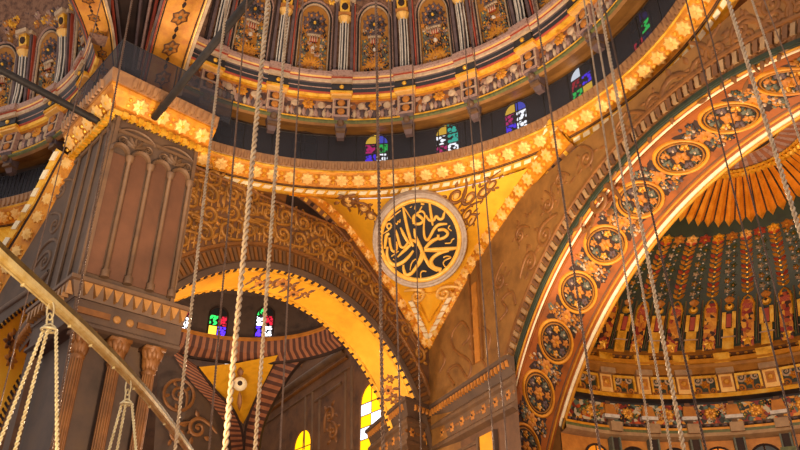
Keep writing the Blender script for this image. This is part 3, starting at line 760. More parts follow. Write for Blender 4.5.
S = [  # strokes of the inscription: (points, width in photo pixels)
 ([(402.6,205.6),(404.5,214),(407,226),(410,237),(413,245)],[1.6,3.4,3.6,3.6,2.6]), ([(403.5,206),(407,211),(411,217.5)],[1.4,1.8,.8]),
 ([(410.4,205.2),(410.9,206)],2.6), ([(415.5,203),(414.3,208)],1.0), ([(388.6,219.2),(395,213.5),(400.8,209.2)],[1.6,1.7,1.2]),
 ([(391.5,224.5),(390,222.4),(387.4,223),(387.2,226),(389.6,227.4),(391.4,225),(388,229),(383,232.3)],[2,2,2,2,2,2,1.6,.8]),
 ([(395.3,221.5),(397,223),(398,219.8),(399.6,221),(400,217.6)],1.3),
 ([(389.5,232.5),(386.6,234),(385.5,241),(384.8,247)],[2.4,4,3.6,2.5]), ([(395.6,228.2),(397.2,234),(398.8,240),(400.5,245),(404,246),(408,241)],[1.4,3,3.2,3,3,2.6]),
 ([(400.2,226),(403,232),(406.5,238.5),(410,242.5)],[1.6,3.6,3.6,2.4]), ([(389.5,236),(390.2,243),(392,249),(395,250),(397,246),(396,240)],[2.6,3,3,3,2.6,2]),
 ([(412,242),(405,248.5),(397.5,255.6)],[3,4.2,1.4]), ([(387.6,245),(387,253),(389.5,260),(395,263.6),(402.5,260.8),(408.5,255.5),(413.4,249)],[2.4,3.4,4,4.6,4.4,3.8,2.2]),
 ([(391.5,254.8),(398.5,249.5)],1.2), ([(393.6,258.2),(394.2,257.4)],1.8),
 ([(414.2,227),(415,234),(418.5,242),(421.6,250),(420.5,257),(416,266),(411,272),(406,273.4),(403.6,268),(403.4,263)],[2,3.4,4,4,4.2,4.2,4.2,4.2,3.4,1.8]),
 ([(410,268.6),(411,263),(413,259.4),(415.8,257.4)],[.9,1.6,1.6,1.0]),
 ([(414,222.5),(413.4,216.5),(416.5,213.6),(420.5,216),(423,219.5),(419.5,222.5),(414.5,222.8)],[3.6,3.8,3.6,3.6,3.2,3.6,3.4]), ([(415.5,213),(421,210),(424.5,213),(424,220),(423.6,228),(424.5,236),(427.5,238.6),(431,233),(434.5,227),(439,223.4),(446.8,222.6)],[2,2.6,2.2,2,2.6,3,3.4,3.4,3.6,3.8,2]),
 ([(422.4,201.8),(422.3,203.6)],3.6), ([(421.8,205),(419.2,210)],1.5),
 ([(429.2,201.6),(430.2,209),(431.6,218),(432.4,224)],[2.2,3.4,3.4,2]), ([(425.5,214),(429,219),(433.5,219),(436,215),(439,218),(442.4,217),(443.6,213),(444.6,210)],[2,2.8,3,3,3.2,3.2,3,1.6]),
 ([(437.5,229),(443.5,228.4),(447.5,232),(444.5,236),(438.5,237.6),(438,233)],[3.4,3.6,3.4,3.6,3.4,3]), ([(449.5,224),(448,226.8),(451,229.4)],1.4),
 ([(437.5,237),(431,240.5),(424.4,247.4)],[3.8,4.6,3]), ([(424,248.6),(434,248.6),(446,247.8),(456.4,246.6)],[4.4,5.6,5.4,3]),
 ([(448.5,249.4),(440,251.6),(433.5,255.6),(430.8,260.5),(433.5,266),(440.8,268.6)],[2.2,4,4.4,4.6,5,5.4]),
 ([(410.5,238.5),(416.5,241),(421,248),(425.5,257.5),(430,265),(437,269.4)],[3,3.8,4,4,4,2.6]),
 ([(424,254),(420,261),(415,268)],[3,3.6,2]), ([(443,256),(446.4,254.6),(450.6,256),(445,258.6),(443,261.6),(444.6,265),(447.6,265.6)],1.5),
 ([(420.6,276),(420.6,271.5),(422.6,269.4),(426,270)],1.5), ([(444.4,242),(450,241.4),(451.6,238.6),(454,237)],1.4)]
for pts, w in S:
    P = [mpx(*p) for p in pts]
    if len(P) > 2:
        k = 5; C = catmull(P, k)
        W = [ (w if not isinstance(w, list) else lerp(w[min(i//k, len(w)-1)], w[min(i//k+1, len(w)-1)], (i % k)/k))*px*.88 for i in range(len(C))]
    else: C = P; W = [(w if not isinstance(w, list) else w[0])*px]*2
    ribbon(mb, MD, C, W, .09, .2)
mb.build('inscription', me, True)
# pendentive ornament: corner scrolls, laid on a chart parallel to the disc just in front of the sheet
def pendchart(px, py):
    """nearest sheet point along the pixel ray"""
    d = ray(px, py).normalized(); best = None
    for i in range(41):
        for j in range(21):
            P = pend(i/40, j/20); t = P.dot(d); e = (P-d*t).length
            if best is None or e < best[0]: best = (e, i/40, j/20)
    a, b = best[1], best[2]; P = pend(a, b); U = (pend(min(1,a+.02), b)-pend(max(0,a-.02), b)).normalized(); V = (pend(a, max(0,b-.05))-pend(a, min(1,b+.05))).normalized()
    n = U.cross(V).normalized()
    if n.z > 0: n = -n
    return lambda u, v, h: P+U*u+V*v+n*h
for grp in ([(352,203,.9,0,1),(362,208,.7,1.5,-1),(345,200,.6,2,1),(372,214,.6,.6,1)],[(456,192,.9,0,-1),(470,196,.8,3,1),(482,190,.8,.5,-1),(492,186,.7,2.2,1),(468,212,.8,1.5,1),(474,222,.6,1,-1)]):
    mb = MB()
    for (x, y, s, a, fl) in grp:
        f = pendchart(x, y); mb.use('relief_brown'); acanthus(mb, f, 0, 0, s, a, fl, .12); mb.use('gold_pale'); boss(mb, f, 0, 0, .2, .16, 8)
    mb.build('corner_scroll', pe, True)
mb = MB()
f = pendchart(427, 300)
for sg in (-1, 1):
    mb.use('gold_pale'); scroll(mb, f, sg*.7, .5, .8, 1.5, sg, .2, .12)
    for k in range(6): mb.use('gold_cream'); g = lambda u, v, h, k=k, sg=sg: f(sg*(.95-.17*k)+u+v*sg*.5, .1-.42*k+v, h); mb.mbox(g, -.12, .12, -.16, .16, .02, .12)
mb.use('gold'); ribbon(mb, f, [(-.9,.6),(0,-1.2),(.9,.6),(-.9,.6)], .12, .1)
mb.build('apex_fillets', pe)

# ------------------------------------------------------------------ pier
zt = 18.0; zl = 10.45
def pw(px, py): return PF.on(px, py)
PWF = PF.on(196, 150)[0]; PWF2 = PF.on(175, 300)[0]; PW = (PWF+PWF2)/2; PWL = 3.6
print('pier width', PWF, PWF2)
pi_ = empty('pier', (PIER.x, PIER.y, -CZ), 'massive square brown pier with blind arcading and gold top cornice, left of centre', 'pillar')
def prism(mb, s0, s1, l0, l1, z0, z1, g=0):
    """box on the pier plan; g grows it outwards on the two seen faces"""
    u = PF.u; w = PL.u
    def q(a, b, z): return PIER+u*a+w*b+Vector((0,0,z))
    mb.hexa([q(s0-g,l0-g,z0),q(s1,l0-g,z0),q(s1,l1,z0),q(s0-g,l1,z0),q(s0-g,l0-g,z1),q(s1,l0-g,z1),q(s1,l1,z1),q(s0-g,l1,z1)])
mb = MB().use('brown_mauve'); prism(mb, .02, PW, .02, PWL, zl-.2, zt+.1); mb.build('upper_shaft', pi_)
mb = MB().use('brown_mauve'); prism(mb, .5, PW, .5, PWL, -CZ, zl-.2); mb.build('lower_shaft', pi_)
# blind arcade on the front face
mb = MB(); n = 4; bw = .8; zs = zt-2.5
for i in range(n):
    c0 = -.05+bw*i
    mb.use('bay_brown'); mb.mbox(PF, max(.14, c0+.12), c0+bw-.12, zl+.3, zs, .0, .03)
    mb.use('relief_mauve'); P = [(max(.05, c0+bw/2-(bw/2-.06)*cos(a)), zs+(bw/2-.06)*1.1*sin(a)) for a in frange(0, pi, 12)]; ribbon(mb, PF, P, .14, .24)
    mb.use('bay_brown'); mb.poly([PF(x, z, .02) for x, z in P]) if i else None
mb.build('blind_arches', pi_)
for i in range(1, n+1):
    c0 = -.05+bw*i; mb = MB().use('relief_mauve')
    P = [PF(c0, z, .12) for z in (zl+.25, zl+.5, zl+.55, zs-.25, zs-.2, zs)]
    mb.tube(P, [.15,.15,.085,.075,.13,.16], 10); mb.build('colonnette', pi_, True)
mb = MB().use('relief_mauve')
mb.mbox(PF, 0, PW, zs+.95, zs+1.05, 0, .06); mb.mbox(PF, .0, .14, zl, zt, 0, .1); mb.mbox(PF, PW-.14, PW, zl, zt, 0, .1)
for c0, sg in ((.9, 1), (2.5, -1)):
    P = [(c0+1.1*cos(a)*.7, zs+.75+.5*sin(a)) for a in frange(.3, pi-.3, 10)]; ribbon(mb, PF, P, .08, .08)
    for k in range(5): leaf(mb, PF, c0, zs+.5, .5+k*.55, .5, .2, .1)
    scroll(mb, PF, c0-.5, zs+.62, .36, 1, 1); scroll(mb, PF, c0+.5, zs+.62, .36, 2, -1)
for k in range(30): x = PW*(k+.5)/30; mb.mbox(PF, x-.035, x+.035, zt-1.05, zt-.85, 0, .12)
for a in (.0, 1.0, 2.0, 3.0): mb.mbox(PL, a, a+.12, zl, zt-.9, 0, .07)
mb.mbox(PL, 0, PWL, zt-1.3, zt-1.15, 0, .07)
mb.build('face_mouldings', pi_)
# gold cornice wrapping pier
u = PF.u; w = PL.u
def pc(a, b): v = PIER+u*a+w*b; return (v.x, v.y)
GP = facing([pc(0, PWL+.3), pc(0,0), pc(PW+.35, 0)])
gc = empty('pier_gold_cornice', (PIER.x, PIER.y, zt-1), 'glowing gold cornice with stars wrapping the top of the square pier', 'cornice')
mb = MB().use('gold_deep'); cornice_path(mb, GP, [(0,zt-.85),(.12,zt-.85),(.16,zt-.62),(.55,zt-.2),(.62,zt-.1),(.62,zt)], False)
mb.use('gold'); cornice_path(mb, GP, [(.1,zt-.98),(.22,zt-.95),(.22,zt-.84),(.1,zt-.8)], False); mb.use('gold'); dentil_row(mb, GP, .3, .05, .3, zt-1.05, zt-.84, .09)
mb.build('cove', gc)
mb = MB().use('crest_brown'); cornice_path(mb, GP, [(.5,zt-.04),(.68,zt-.02),(.76,zt+.38),(.76,zt+.48),(0,zt+.5)], False)
mb.use('crest_brown')
for p, d in along(GP, .26):
    nn = Vector((-d.y, d.x)); f = lambda u_, v, h: Vector((p.x+d.x*u_+nn.x*(.69+v*.2+h), p.y+d.y*u_+nn.y*(.69+v*.2+h), zt+v))
    mb.grid([[f(-.11*q,v,-.02), f(-.06*q,v,.09), f(.06*q,v,.09), f(.11*q,v,-.02)] for v, q in ((.0,.3),(.06,.9),(.2,1.1),(.34,1),(.38,.5))])
mb.build('crest', gc)
mb = MB()
for p, d in along(GP, .86):
    nn = Vector((-d.y, d.x))
    f = lambda u_, v, h: Vector((p.x+d.x*u_+nn.x*(.36+v*.68+h*.72), p.y+d.y*u_+nn.y*(.36+v*.68+h*.72), zt-.41+v*.73-h*.68))
    mb.use('gold_pale'); star(mb, f, 0, 0, .35, .07, 8, .02, .74); mb.use('gold'); boss(mb, f, 0, 0, .1, .12, 7, .03); boss(mb, f, .43, .1, .08, .08, 6); boss(mb, f, .43, -.12, .08, .08, 6)
mb.build('star_relief', gc)
net('pier_net_barrier', 'dark translucent mesh barrier standing on the square pier top', [GP_ for GP_ in [(Vector(p)+Vector(D1)*0) for p in [pc(-.6, PWL+.7), pc(-.6, 1.4), pc(-.6,-.6), pc(PW*.5,-.6), pc(PW+.9,-.6)]]], zt+.5, zt+2.0)
# lower cornice of pier
LP = facing([pc(0, PWL+.2), pc(0,0), pc(PW+.5, 0)])
lc = empty('pier_lower_cornice', (PIER.x, PIER.y, zl-2), 'triangular-toothed cornice around the middle of the square pier', 'cornice')
mb = MB().use('relief_mauve'); cornice_path(mb, LP, [(0,zl),(.34,zl),(.34,zl-.13),(.24,zl-.17),(.02,zl-.62),(0,zl-.62)])
mb.use('tooth_tan'); dentil_row(mb, LP, .34, .02, .29, zl-.55, zl-.16, .15, True)
mb.build('toothed_moulding', lc)
mb = MB().use('brown_mauve'); cornice_path(mb, LP, [(0,zl-.64),(-.05,zl-.7),(-.05,zl-1.3),(.06,zl-1.4),(.06,zl-1.5),(-.1,zl-1.56),(-.5,zl-1.6)])
mb.use('relief_brown')
mb.mbox(PF, .15, 1.25, zl-1.1, zl-.9, -.06, .02); mb.mbox(PF, 2.2, PW-.1, zl-1.1, zl-.9, -.06, .02)
mb.use('tooth_tan'); boss(mb, PF, 1.5, zl-1.0, .14, .08, 12, -.04); boss(mb, PF, 1.95, zl-1.0, .14, .08, 12, -.04)
mb.use('relief_mauve'); dentil_row(mb, LP, .13, -.02, .05, zl-1.48, zl-1.38, .04)
mb.build('frieze', lc)
zk = zl-1.6
for i, a in enumerate((.55, 1.75, 2.95)):
    mb = MB().use('brown_warm'); c = empty('pier_column', PF(a, -CZ, -.22), ('orange fluted half column at the outer edge under the pier cornice', 'orange fluted half column in the middle under the pier cornice', 'orange fluted half column nearest the small arch under the pier cornice')[i], 'column', 'half columns below the pier cornice')
    mb.tube([PF(a, z, -.22) for z in (-CZ, 3, zk-.9)], [.2,.19,.18], 14); mb.use('relief_brown')
    for q in range(7): 
        an = pi*(q+.5)/7; mb.tube([PF(a+.18*cos(an), z, -.22+.18*sin(an)) for z in (0, zk-.9)], .035, 5)
    mb.build('shaft', c, True)
    mb = MB().use('relief_brown'); mb.tube([PF(a, z, -.22) for z in (zk-.95, zk-.85, zk-.8, zk-.3, zk-.12, zk)], [.2,.25,.2,.27,.36,.36], 12)
    mb.use('relief_brown')
    for q in range(6):
        an = pi*(q+.3)/5.6; f = lambda u_, v, h, an=an, a=a: PF(a+cos(an)*(.21+h+max(0,v-zk+.6)*.25)+u_*sin(an), v, -.22+sin(an)*(.21+h+max(0,v-zk+.6)*.25)-u_*cos(an))
        leaf(mb, f, 0, zk-.8, pi/2, .45, .22, .08); leaf(mb, f, .05, zk-.5, pi/2, .42, .2, .1)
    mb.mbox(PF, a-.36, a+.36, zk-.12, zk, -.55, .1)
    mb.build('capital', c, True)

# W0: gold band, small arch, pendentive fragment at the far left
e = empty('far_left_arch', W0(a0[0], a0[1]), 'gold-lined arch partly seen at the lower left edge behind the brass bar', 'arch')
FA = [W0(*W0.on(*p), .02) for p in ((46,283),(37,298),(20,309),(0,325),(-25,350),(-50,385))]
def on_off(px_, py_, h): a_, b_ = W0.on(px_, py_, h); return W0(a_, b_, h)
FB = [on_off(x, y, -1.6) for x, y in ((70,312),(58,328),(42,348),(24,376),(8,408),(-6,450))]
FA = resample([Vector(q) for q in catmull([tuple(v) for v in FA], 6)], 40); FB = resample([Vector(q) for q in catmull([tuple(v) for v in FB], 6)], 40)
mb = MB().use('intrados'); mb.grid([[p, q] for p, q in zip(FA, FB)]); mb.build('soffit', e, True)
LFA = sum((p-q).length for p, q in zip(FA, FA[1:]))
def s0_(u_, v, h):
    x_ = max(0, min(39.999, u_/LFA*40)); j = int(x_); p = FA[j].lerp(FA[j+1], x_-j); q = FB[j].lerp(FB[j+1], x_-j)
    n_ = (q-p).cross(FA[j+1]-FA[j]).normalized()
    if n_.dot(p) > 0: n_ = -n_
    return p.lerp(q, v)+n_*h
mb = MB()
for q in (-.01, .92):
    mb = MB().use('gold'); sweep(mb, s0_, frange(0, LFA, 30), [(q+.02,0),(q+.03,.02),(q+.06,.02),(q+.07,0)])
    for k in range(26): a = LFA*k/26; mb.use('brown_dark'); mb.mbox(s0_, a, a+.1, q, q+.09, 0, .06)
    mb.build('dentil_edge', e)
mb = MB(); g = lambda u_, v, h: s0_(u_, v/2.4, h)
for k in range(8): mb.use('terracotta' if k % 2 else 'relief_brown'); flower(mb, g, LFA*(.12+k*.06), 1.1+.35*sin(k*2), .4, .08, 6, 0, 'brown_dark')
mb.build('painted_garland', e, True)
mb = MB().use('relief_mauve')
for k in range(1): ribbon(mb, W0, [W0.on(*p) for p in ((50,272),(36,287),(18,299),(-4,314))], .25, .12)
mb.use('relief_mauve'); x, z = W0.on(45, 262); ringo(mb, W0, x, z, .9, .14, .08); scroll(mb, W0, x, z, .9, 1); x, z = W0.on(55, 225); scroll(mb, W0, x, z, .9, 2); x, z = W0.on(62, 190); scroll(mb, W0, x, z, .9, 2, -1)
mb.build('relief', w0, True)
cv = resample([W0(*W0.on(*p)) for p in ((74,158),(64,176),(46,211),(26,244),(6,276),(-16,314))], 24)
cvb = [Vector(RM2(th, 13.2, 17.5)) for th in frange(38, 0, 24)]
e = empty('left_pendentive', cv[-1], 'sliver of a gold-bordered pendentive at the far left edge', 'pendentive')
mb = MB().use('yellow'); mb.grid([[a.lerp(b, t) for t in (0, .5, 1)] for a, b in zip(cv, cvb)]); mb.build('field', e)
L = sum((a-b).length for a, b in zip(cv, cv[1:]))
W0b = W0; 
def band0():
    LL = [0]
    for p, q in zip(cv, cv[1:]): LL.append(LL[-1]+(q-p).length)
    def f(u_, v, h):
        u_ = max(0, min(LL[-1]-1e-4, u_)); j = 0
        while LL[j+1] < u_: j += 1
        p = cv[j].lerp(cv[j+1], (u_-LL[j])/(LL[j+1]-LL[j])); tan = (cv[min(24, j+2)]-cv[max(0, j-1)]).normalized()
        up = W0.n.cross(tan).normalized(); up = -up if up.z < 0 else up
        return p+(W0.n*.5+up*.87)*v+(W0.n*.87-up*.5)*h
    return f
f = band0(); mb = MB().use('gold_deep'); sweep(mb, f, frange(0, L, 50), [(-.4,0),(-.38,.2),(.35,.2),(.4,.1)]); mb.use('brown_dark'); sweep(mb, f, frange(0, L, 50), [(.4,.1),(.55,.1)]); mb.use('gold'); sweep(mb, f, frange(0, L, 50), [(.55,.1),(.58,.16),(.85,.16),(.9,.05)])
k = .3
while k < L-.2:
    mb.use('gold_pale'); star(mb, f, k, 0, .3, .07, 8, .2, .7); mb.use('gold_cream'); g = lambda a, b, h, k=k: f(k+a+b*.5, .72+b, .16+h); mb.mbox(g, -.2, .2, -.1, .1, 0, .07); k += .8
mb.build('gold_border', e)
e = empty('far_left_cornice', at_z(40, 318, zl-.2), 'short toothed cornice stub at the left edge beside the far arch', 'cornice')
A = at_z(45, 309, zl); B = at_z(24, 337, zl)
Pq = facing([p2(A), p2(B)]); mb = MB().use('relief_mauve'); cornice_path(mb, Pq, [(0,zl),(.34,zl),(.34,zl-.13),(.02,zl-.62),(0,zl-.62)]); mb.use('terracotta'); dentil_row(mb, Pq, .34, .02, .29, zl-.55, zl-.16, .15, True)
mb.build('toothed_moulding', e)

# ------------------------------------------------------------------ great arch ribs above the pier
def rib_band(name, label, pts, wl_, Y0, Y1, motif):
    """pts: (px_left, px_right, py) with the band rising from the pier top and coming forward"""
    n = len(pts); Lp = []; Rp = []
    for i, (a, b, y) in enumerate(pts):
        Y = lerp(Y0, Y1, i/(n-1)); Lp.append(at_y(a, y, Y)); Rp.append(at_y(b, y, Y+.4))
    Lp = resample([Vector(q) for q in catmull([tuple(v) for v in Lp], 6)], 30); Rp = resample([Vector(q) for q in catmull([tuple(v) for v in Rp], 6)], 30)
    LN = sum((a-b).length for a, b in zip(Lp, Lp[1:]))
    def f(u_, v, h):
        x = max(0, min(29.999, u_/LN*30)); j = int(x); a = Lp[j].lerp(Lp[j+1], x-j); b = Rp[j].lerp(Rp[j+1], x-j)
        nn = (b-a).cross(Lp[j+1]-Lp[j]).normalized()
        if nn.dot(a) > 0: nn = -nn
        return a.lerp(b, v)+nn*h
    W = (Lp[0]-Rp[0]).length
    e = empty(name, Lp[0], label, 'arch')
    mb = MB().use('ochre_bright'); sweep(mb, f, frange(0, LN, 30), [(0,-.5),(0,0),(.5,0),(1,0),(1,-.5)]); mb.build('soffit', e)
    mb = MB()
    for v0, v1, c in ((0,.06,'grey_mauve'),(.06,.1,'red_line'),(.11,.14,'brown_dark'),(.84,.87,'brown_dark'),(.88,.92,'gold_pale'),(.92,1,'cream_stone')):
        mb.use(c); sweep(mb, f, frange(0, LN, 30), [(v0,0),(v0+.005,.08),(v1-.005,.08),(v1,0)])
    mb.build('border_stripes', e)
    mb = MB(); u_ = .8; g = lambda a, b, h: f(a, .49+b/W, h)
    while u_ < LN:
        mb.use('brown'); star(mb, g, u_, 0, W*.2, .06, 6, 0, .75); mb.use('terracotta'); flower(mb, g, u_, 0, W*.16, .1, 6, .05, 'grey_green')
        mb.use('brown_dark'); leaf(mb, g, u_-W*.2, 0, pi, W*.16, W*.1, .06); leaf(mb, g, u_+W*.2, 0, 0, W*.16, W*.1, .06)
        u_ += W*.72
    mb.build('rosettes', e, True)
rib_band('great_arch_rib', 'ochre arch band with dark rosettes rising above the pier, right of the dark gap', [(137,182,95),(143,188,68),(150,198,38),(160,211,2),(174,228,-45),(190,250,-100)], 0, 25.6, 20.5, 0)
rib_band('left_great_arch_rib', 'ochre arch band with dark rosettes above the pier, left of the dark gap', [(92,118,88),(90,117,62),(82,114,30),(69,107,0),(48,96,-45),(20,84,-100)], 0, 25.8, 20.5, 0)
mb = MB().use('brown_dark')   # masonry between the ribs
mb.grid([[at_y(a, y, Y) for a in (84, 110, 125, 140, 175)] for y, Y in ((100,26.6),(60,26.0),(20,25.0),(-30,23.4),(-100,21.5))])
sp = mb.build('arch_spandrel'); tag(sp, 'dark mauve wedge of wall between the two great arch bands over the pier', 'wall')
mb = MB()
for xa, xb, c in ((119,112,'red_line'),(124,116,'grey_mauve'),(133,141,'grey_mauve'),(138,151,'mauve_pink'),(142,157,'red_line')):
    mb.use(c); mb.tube([at_y(xa, 70, 25.7), at_y((xa+xb)/2, 35, 24.9), at_y(xb, 0, 24.0), at_y(xb+(xb-xa)*.7, -50, 22.6)], .07, 6)
mb.build('edge_mouldings', sp)

# ------------------------------------------------------------------ tie rods
for nm, (xa, ya), az, lab, L in (('tie_rod', (163,107), 142, 'dark iron tie rod rising right from the pier cornice across the large dome', 26), ('tie_rod', (90,117), 219, 'dark iron tie rod running left from the pier cornice across the left dome', 20)):
    P = at_y(xa, ya, 21.9 if az == 142 else 22.4); d = dirv(az)
    mb = MB().use('iron'); mb.tube([P-d*.8, P, P+d*L*.5, P+d*L], .14, 10)
    mb.tube([P-d*.1, P+d*.08], .16, 10)
    tag(mb.build(nm, None, True), lab, 'rod')

# ------------------------------------------------------------------ inner corner bay seen through the small arch
E0 = Vector((.6, 39.4, 0)); IW = Plane((E0.x, E0.y), -36)
mb = MB().use('brown'); mb.grid([[IW(s, z) for s in (-3, 26)] for z in (-CZ, 19)])
iw = mb.build('wall_back'); tag(iw, 'brown inner wall of the corner bay with arched gold windows', 'wall', kind='structure')
K = IW.on(243, 425); KP = IW(K[0], K[1])
IL = Plane((IW(26,0).x, IW(26,0).y), 227)
mb = MB().use('brown'); mb.grid([[IL(s, z) for s in (0, 24)] for z in (-CZ, 23)]); tag(mb.build('wall_back_left'), 'brown inner wall of the corner bay behind the pier', 'wall', kind='structure')
mb = MB()
def pline(pts, w, c, h=.12): mb.use(c); ribbon(mb, IW, [IW.on(*p) for p in pts], w, h)
pline([(255,413),(300,381),(345,350)], .5, 'relief_mauve', .3); pline([(258,420),(303,388),(348,357)], .22, 'relief_brown', .2); pline([(260,428),(305,397),(352,366)], .12, 'relief_mauve')
pline([(250,400),(298,366),(342,333)], .15, 'relief_mauve')
for a, b in (((306,396),(305,450)),((313,392),(312,450)),((346,372),(345,450)),((352,366),(352,450)),((320,400),(319,450))): pline([a, b], .2, 'relief_mauve')
pline([(315,402),(342,383)], .2, 'relief_mauve')
for (x, y, s, a) in ((300,352,1.5,1),(315,345,1.2,2),(288,365,1.3,0),(325,336,1.1,1.4),(330,415,1.1,0),(333,432,1.0,2),(275,378,1.0,2.4)):
    u_, v_ = IW.on(x, y); mb.use('relief_brown'); acanthus(mb, IW, u_, v_, s, a, 1, .12)
mb.build('wall_mouldings', iw, True)
def iwin(px0, px1, pyb, pyt, rows, label, pat):
    a = IW.on(px0, pyb); b = IW.on(px1, pyb); t = IW.on((px0+px1)/2, pyt); cx = (a[0]+b[0])/2; w = abs(b[0]-a[0]); z0 = min(a[1], b[1]); h = t[1]-z0
    sg = 1 if b[0] > a[0] else -1
    f = lambda u_, v, hh: IW(cx+u_*sg, z0+v, .05+hh)
    window(f, w, h, pat, ('g_amber','g_amber'), label, 'brown')
iwin(294, 311, 470, 431, 3, 'small arched window glowing amber low on the bay wall', ('g_amber','g_amber')*2)
iwin(361, 383, 446, 383, 4, 'tall arched window with amber and white panes beside the arch edge', ('g_day','g_amber','g_amber','g_day','g_day','g_day','g_amber','g_amber'))
# bay dome ring, drum, pendentive
DB = (-8.6, 36.4); RB = ringmap(DB)
bd = empty('bay_dome', RB(0, 6, 15.4), 'small dark dome drum with striped ring seen through the small arch', 'dome')
usb = frange(-120, 100, 90); mpb = lambda u_, v, h: RB(u_, v, h)
mb = MB().use('drum'); sweep(mb, mpb, usb, [(5.9,15.9),(5.9,16.2),(6.1,16.2),(6.1,19.0),(5.2,21.5),(3,23.5),(.1,24.2)]); mb.build('drum_wall', bd)
mb = MB()
for k in range(110):
    a = -110+k*1.95; mb.use('brick_light' if k % 2 else 'brick_dark'); mb.grid([[RB(x, 5.85, 15.95), RB(x, 6.0, 15.3), RB(x, 6.6, 14.9)] for x in (a, a+1.95)])
mb.use('terracotta'); sweep(mb, mpb, usb, [(5.85,15.95),(5.75,16.0),(5.75,16.15),(5.9,16.2)]); mb.use('brown_dark'); sweep(mb, mpb, usb, [(6.55,14.95),(6.6,14.82),(6.75,14.8)])
mb.build('striped_ring', bd)
for px_, cols, lun, lab in ((181, ('g_bluefaint','g_white','g_white','g_white'), ('g_red','g_red'), 'stained window with white and blue panes next to the pier edge, inside the corner bay'),
        (218, ('g_green','g_red','g_yellow','g_violet'), ('g_dim','g_dim'), 'stained window with green, red, yellow and violet panes in the corner bay drum'),
        (265, ('g_white','g_red','g_violet','g_white'), ('g_green','g_dim'), 'stained window with white, red and violet panes at the right of the corner bay drum')):
    d = ray(px_, 322); best = min(frange(-60, 60, 240), key=lambda t: abs(atan2(RB(t,6.05,0).x, RB(t,6.05,0).y)-atan2(d.x, d.y)))
    P = RB(best, 6.05, 0); zmid = d.z/hypot(d.x, d.y)*hypot(P.x, P.y)
    f = lambda u_, v, h, b=best, zm=zmid: RB(b+u_/6.05*57.3, 6.03-h, zm-.95+v)
    window(f, 1.1, 1.9, cols, lun, lab, 'brown_dark')
# yellow triangle with striped arches either side
def yy(px_, py_, D): d = ray(px_, py_); return d*(D/hypot(d.x, d.y))
tri = [yy(199,367,42.6), yy(238,363,43.6), yy(278,355,43.0), yy(243,424,49)]
mb = MB().use('yellow'); mb.poly([tri[0],tri[1],tri[3]]); mb.poly([tri[1],tri[2],tri[3]])
bp = mb.build('bay_pendentive'); tag(bp, 'small yellow triangular pendentive with round boss inside the corner bay', 'pendentive')
mb = MB().use('gold_cream'); c = yy(240,384,44.2); dn = c.normalized()
ff = lambda u_, v, h: c+Vector((1,0,0))*u_+Vector((0,-.4,.9))*v-dn*h
boss(mb, ff, 0, 0, .42, .15, 14); mb.use('brown_dark'); boss(mb, ff, 0, .05, .16, .12, 8, .12); mb.use('relief_brown'); leaf(mb, ff, 0, -.4, -pi/2, 1.2, .3, .08); leaf(mb, ff, 0, .4, pi/2, .6, .4, .08)
mb.build('boss', bp, True)
def striped(name, label, inner, outer, D0, D1):
    n = 44; mb = MB()
    I = catmull(inner, 12); O = catmull(outer, 12); m = min(len(I), len(O))
    I3 = resample([yy(x, y, lerp(D0, D1, i/(len(I)-1))) for i, (x, y) in enumerate(I)], n); O3 = resample([yy(x, y, lerp(D0, D1, i/(len(O)-1))-1.0) for i, (x, y) in enumerate(O)], n)
    for i in range(n):
        mb.use('brick_light' if i % 2 else 'brick_dark'); a, b, c_, d_ = I3[i], I3[i+1], O3[i+1], O3[i]; mb.grid([[a, b], [d_, c_]])
        k = Vector((0,0,-.5)); mb.use('brown_dark'); mb.grid([[d_, c_], [d_+Vector((0,.6,0)), c_+Vector((0,.6,0))]])
    mb.use('brown_dark'); mb.tube([p+Vector((0,0,0)) for p in I3], .09, 6)
    tag(mb.build(name), label, 'arch')
striped('striped_arch', 'striped brick arch rim left of the small yellow pendentive', [(198,367),(215,390),(232,408),(241,428),(244,452)], [(168,345),(188,378),(212,405),(228,430),(232,455)], 43, 49)
striped('striped_arch', 'striped brick arch rim curving up right of the small yellow pendentive', [(244,452),(247,424),(258,395),(276,362),(300,335),(322,312)], [(258,455),(262,428),(274,400),(294,368),(318,345),(345,326)], 49, 42)
mb = MB().use('brown_mauve')   # left spandrel wall of the bay with roundel
ILp = [yy(160,335,45.5), yy(200,370,45), yy(244,440,50), yy(244,520,50), yy(150,520,46)]
mb.poly(ILp); mb.use('relief_brown'); c = yy(198,402,44.8); ff2 = lambda u_, v, h: c+Vector((.8,.6,0))*u_+Vector((0,0,1))*v+Vector((.4,-.9,0))*h
ringo(mb, ff2, -1.2, .2, .9, .2, .12); acanthus(mb, ff2, -1.2, .2, 1.0, 0); acanthus(mb, ff2, .2, -1.5, 1.2, 1); acanthus(mb, ff2, -.9, -2.0, 1.0, 2)
tag(mb.build('bay_spandrel'), 'dim brown relief wall at the left inside the corner bay', 'wall')

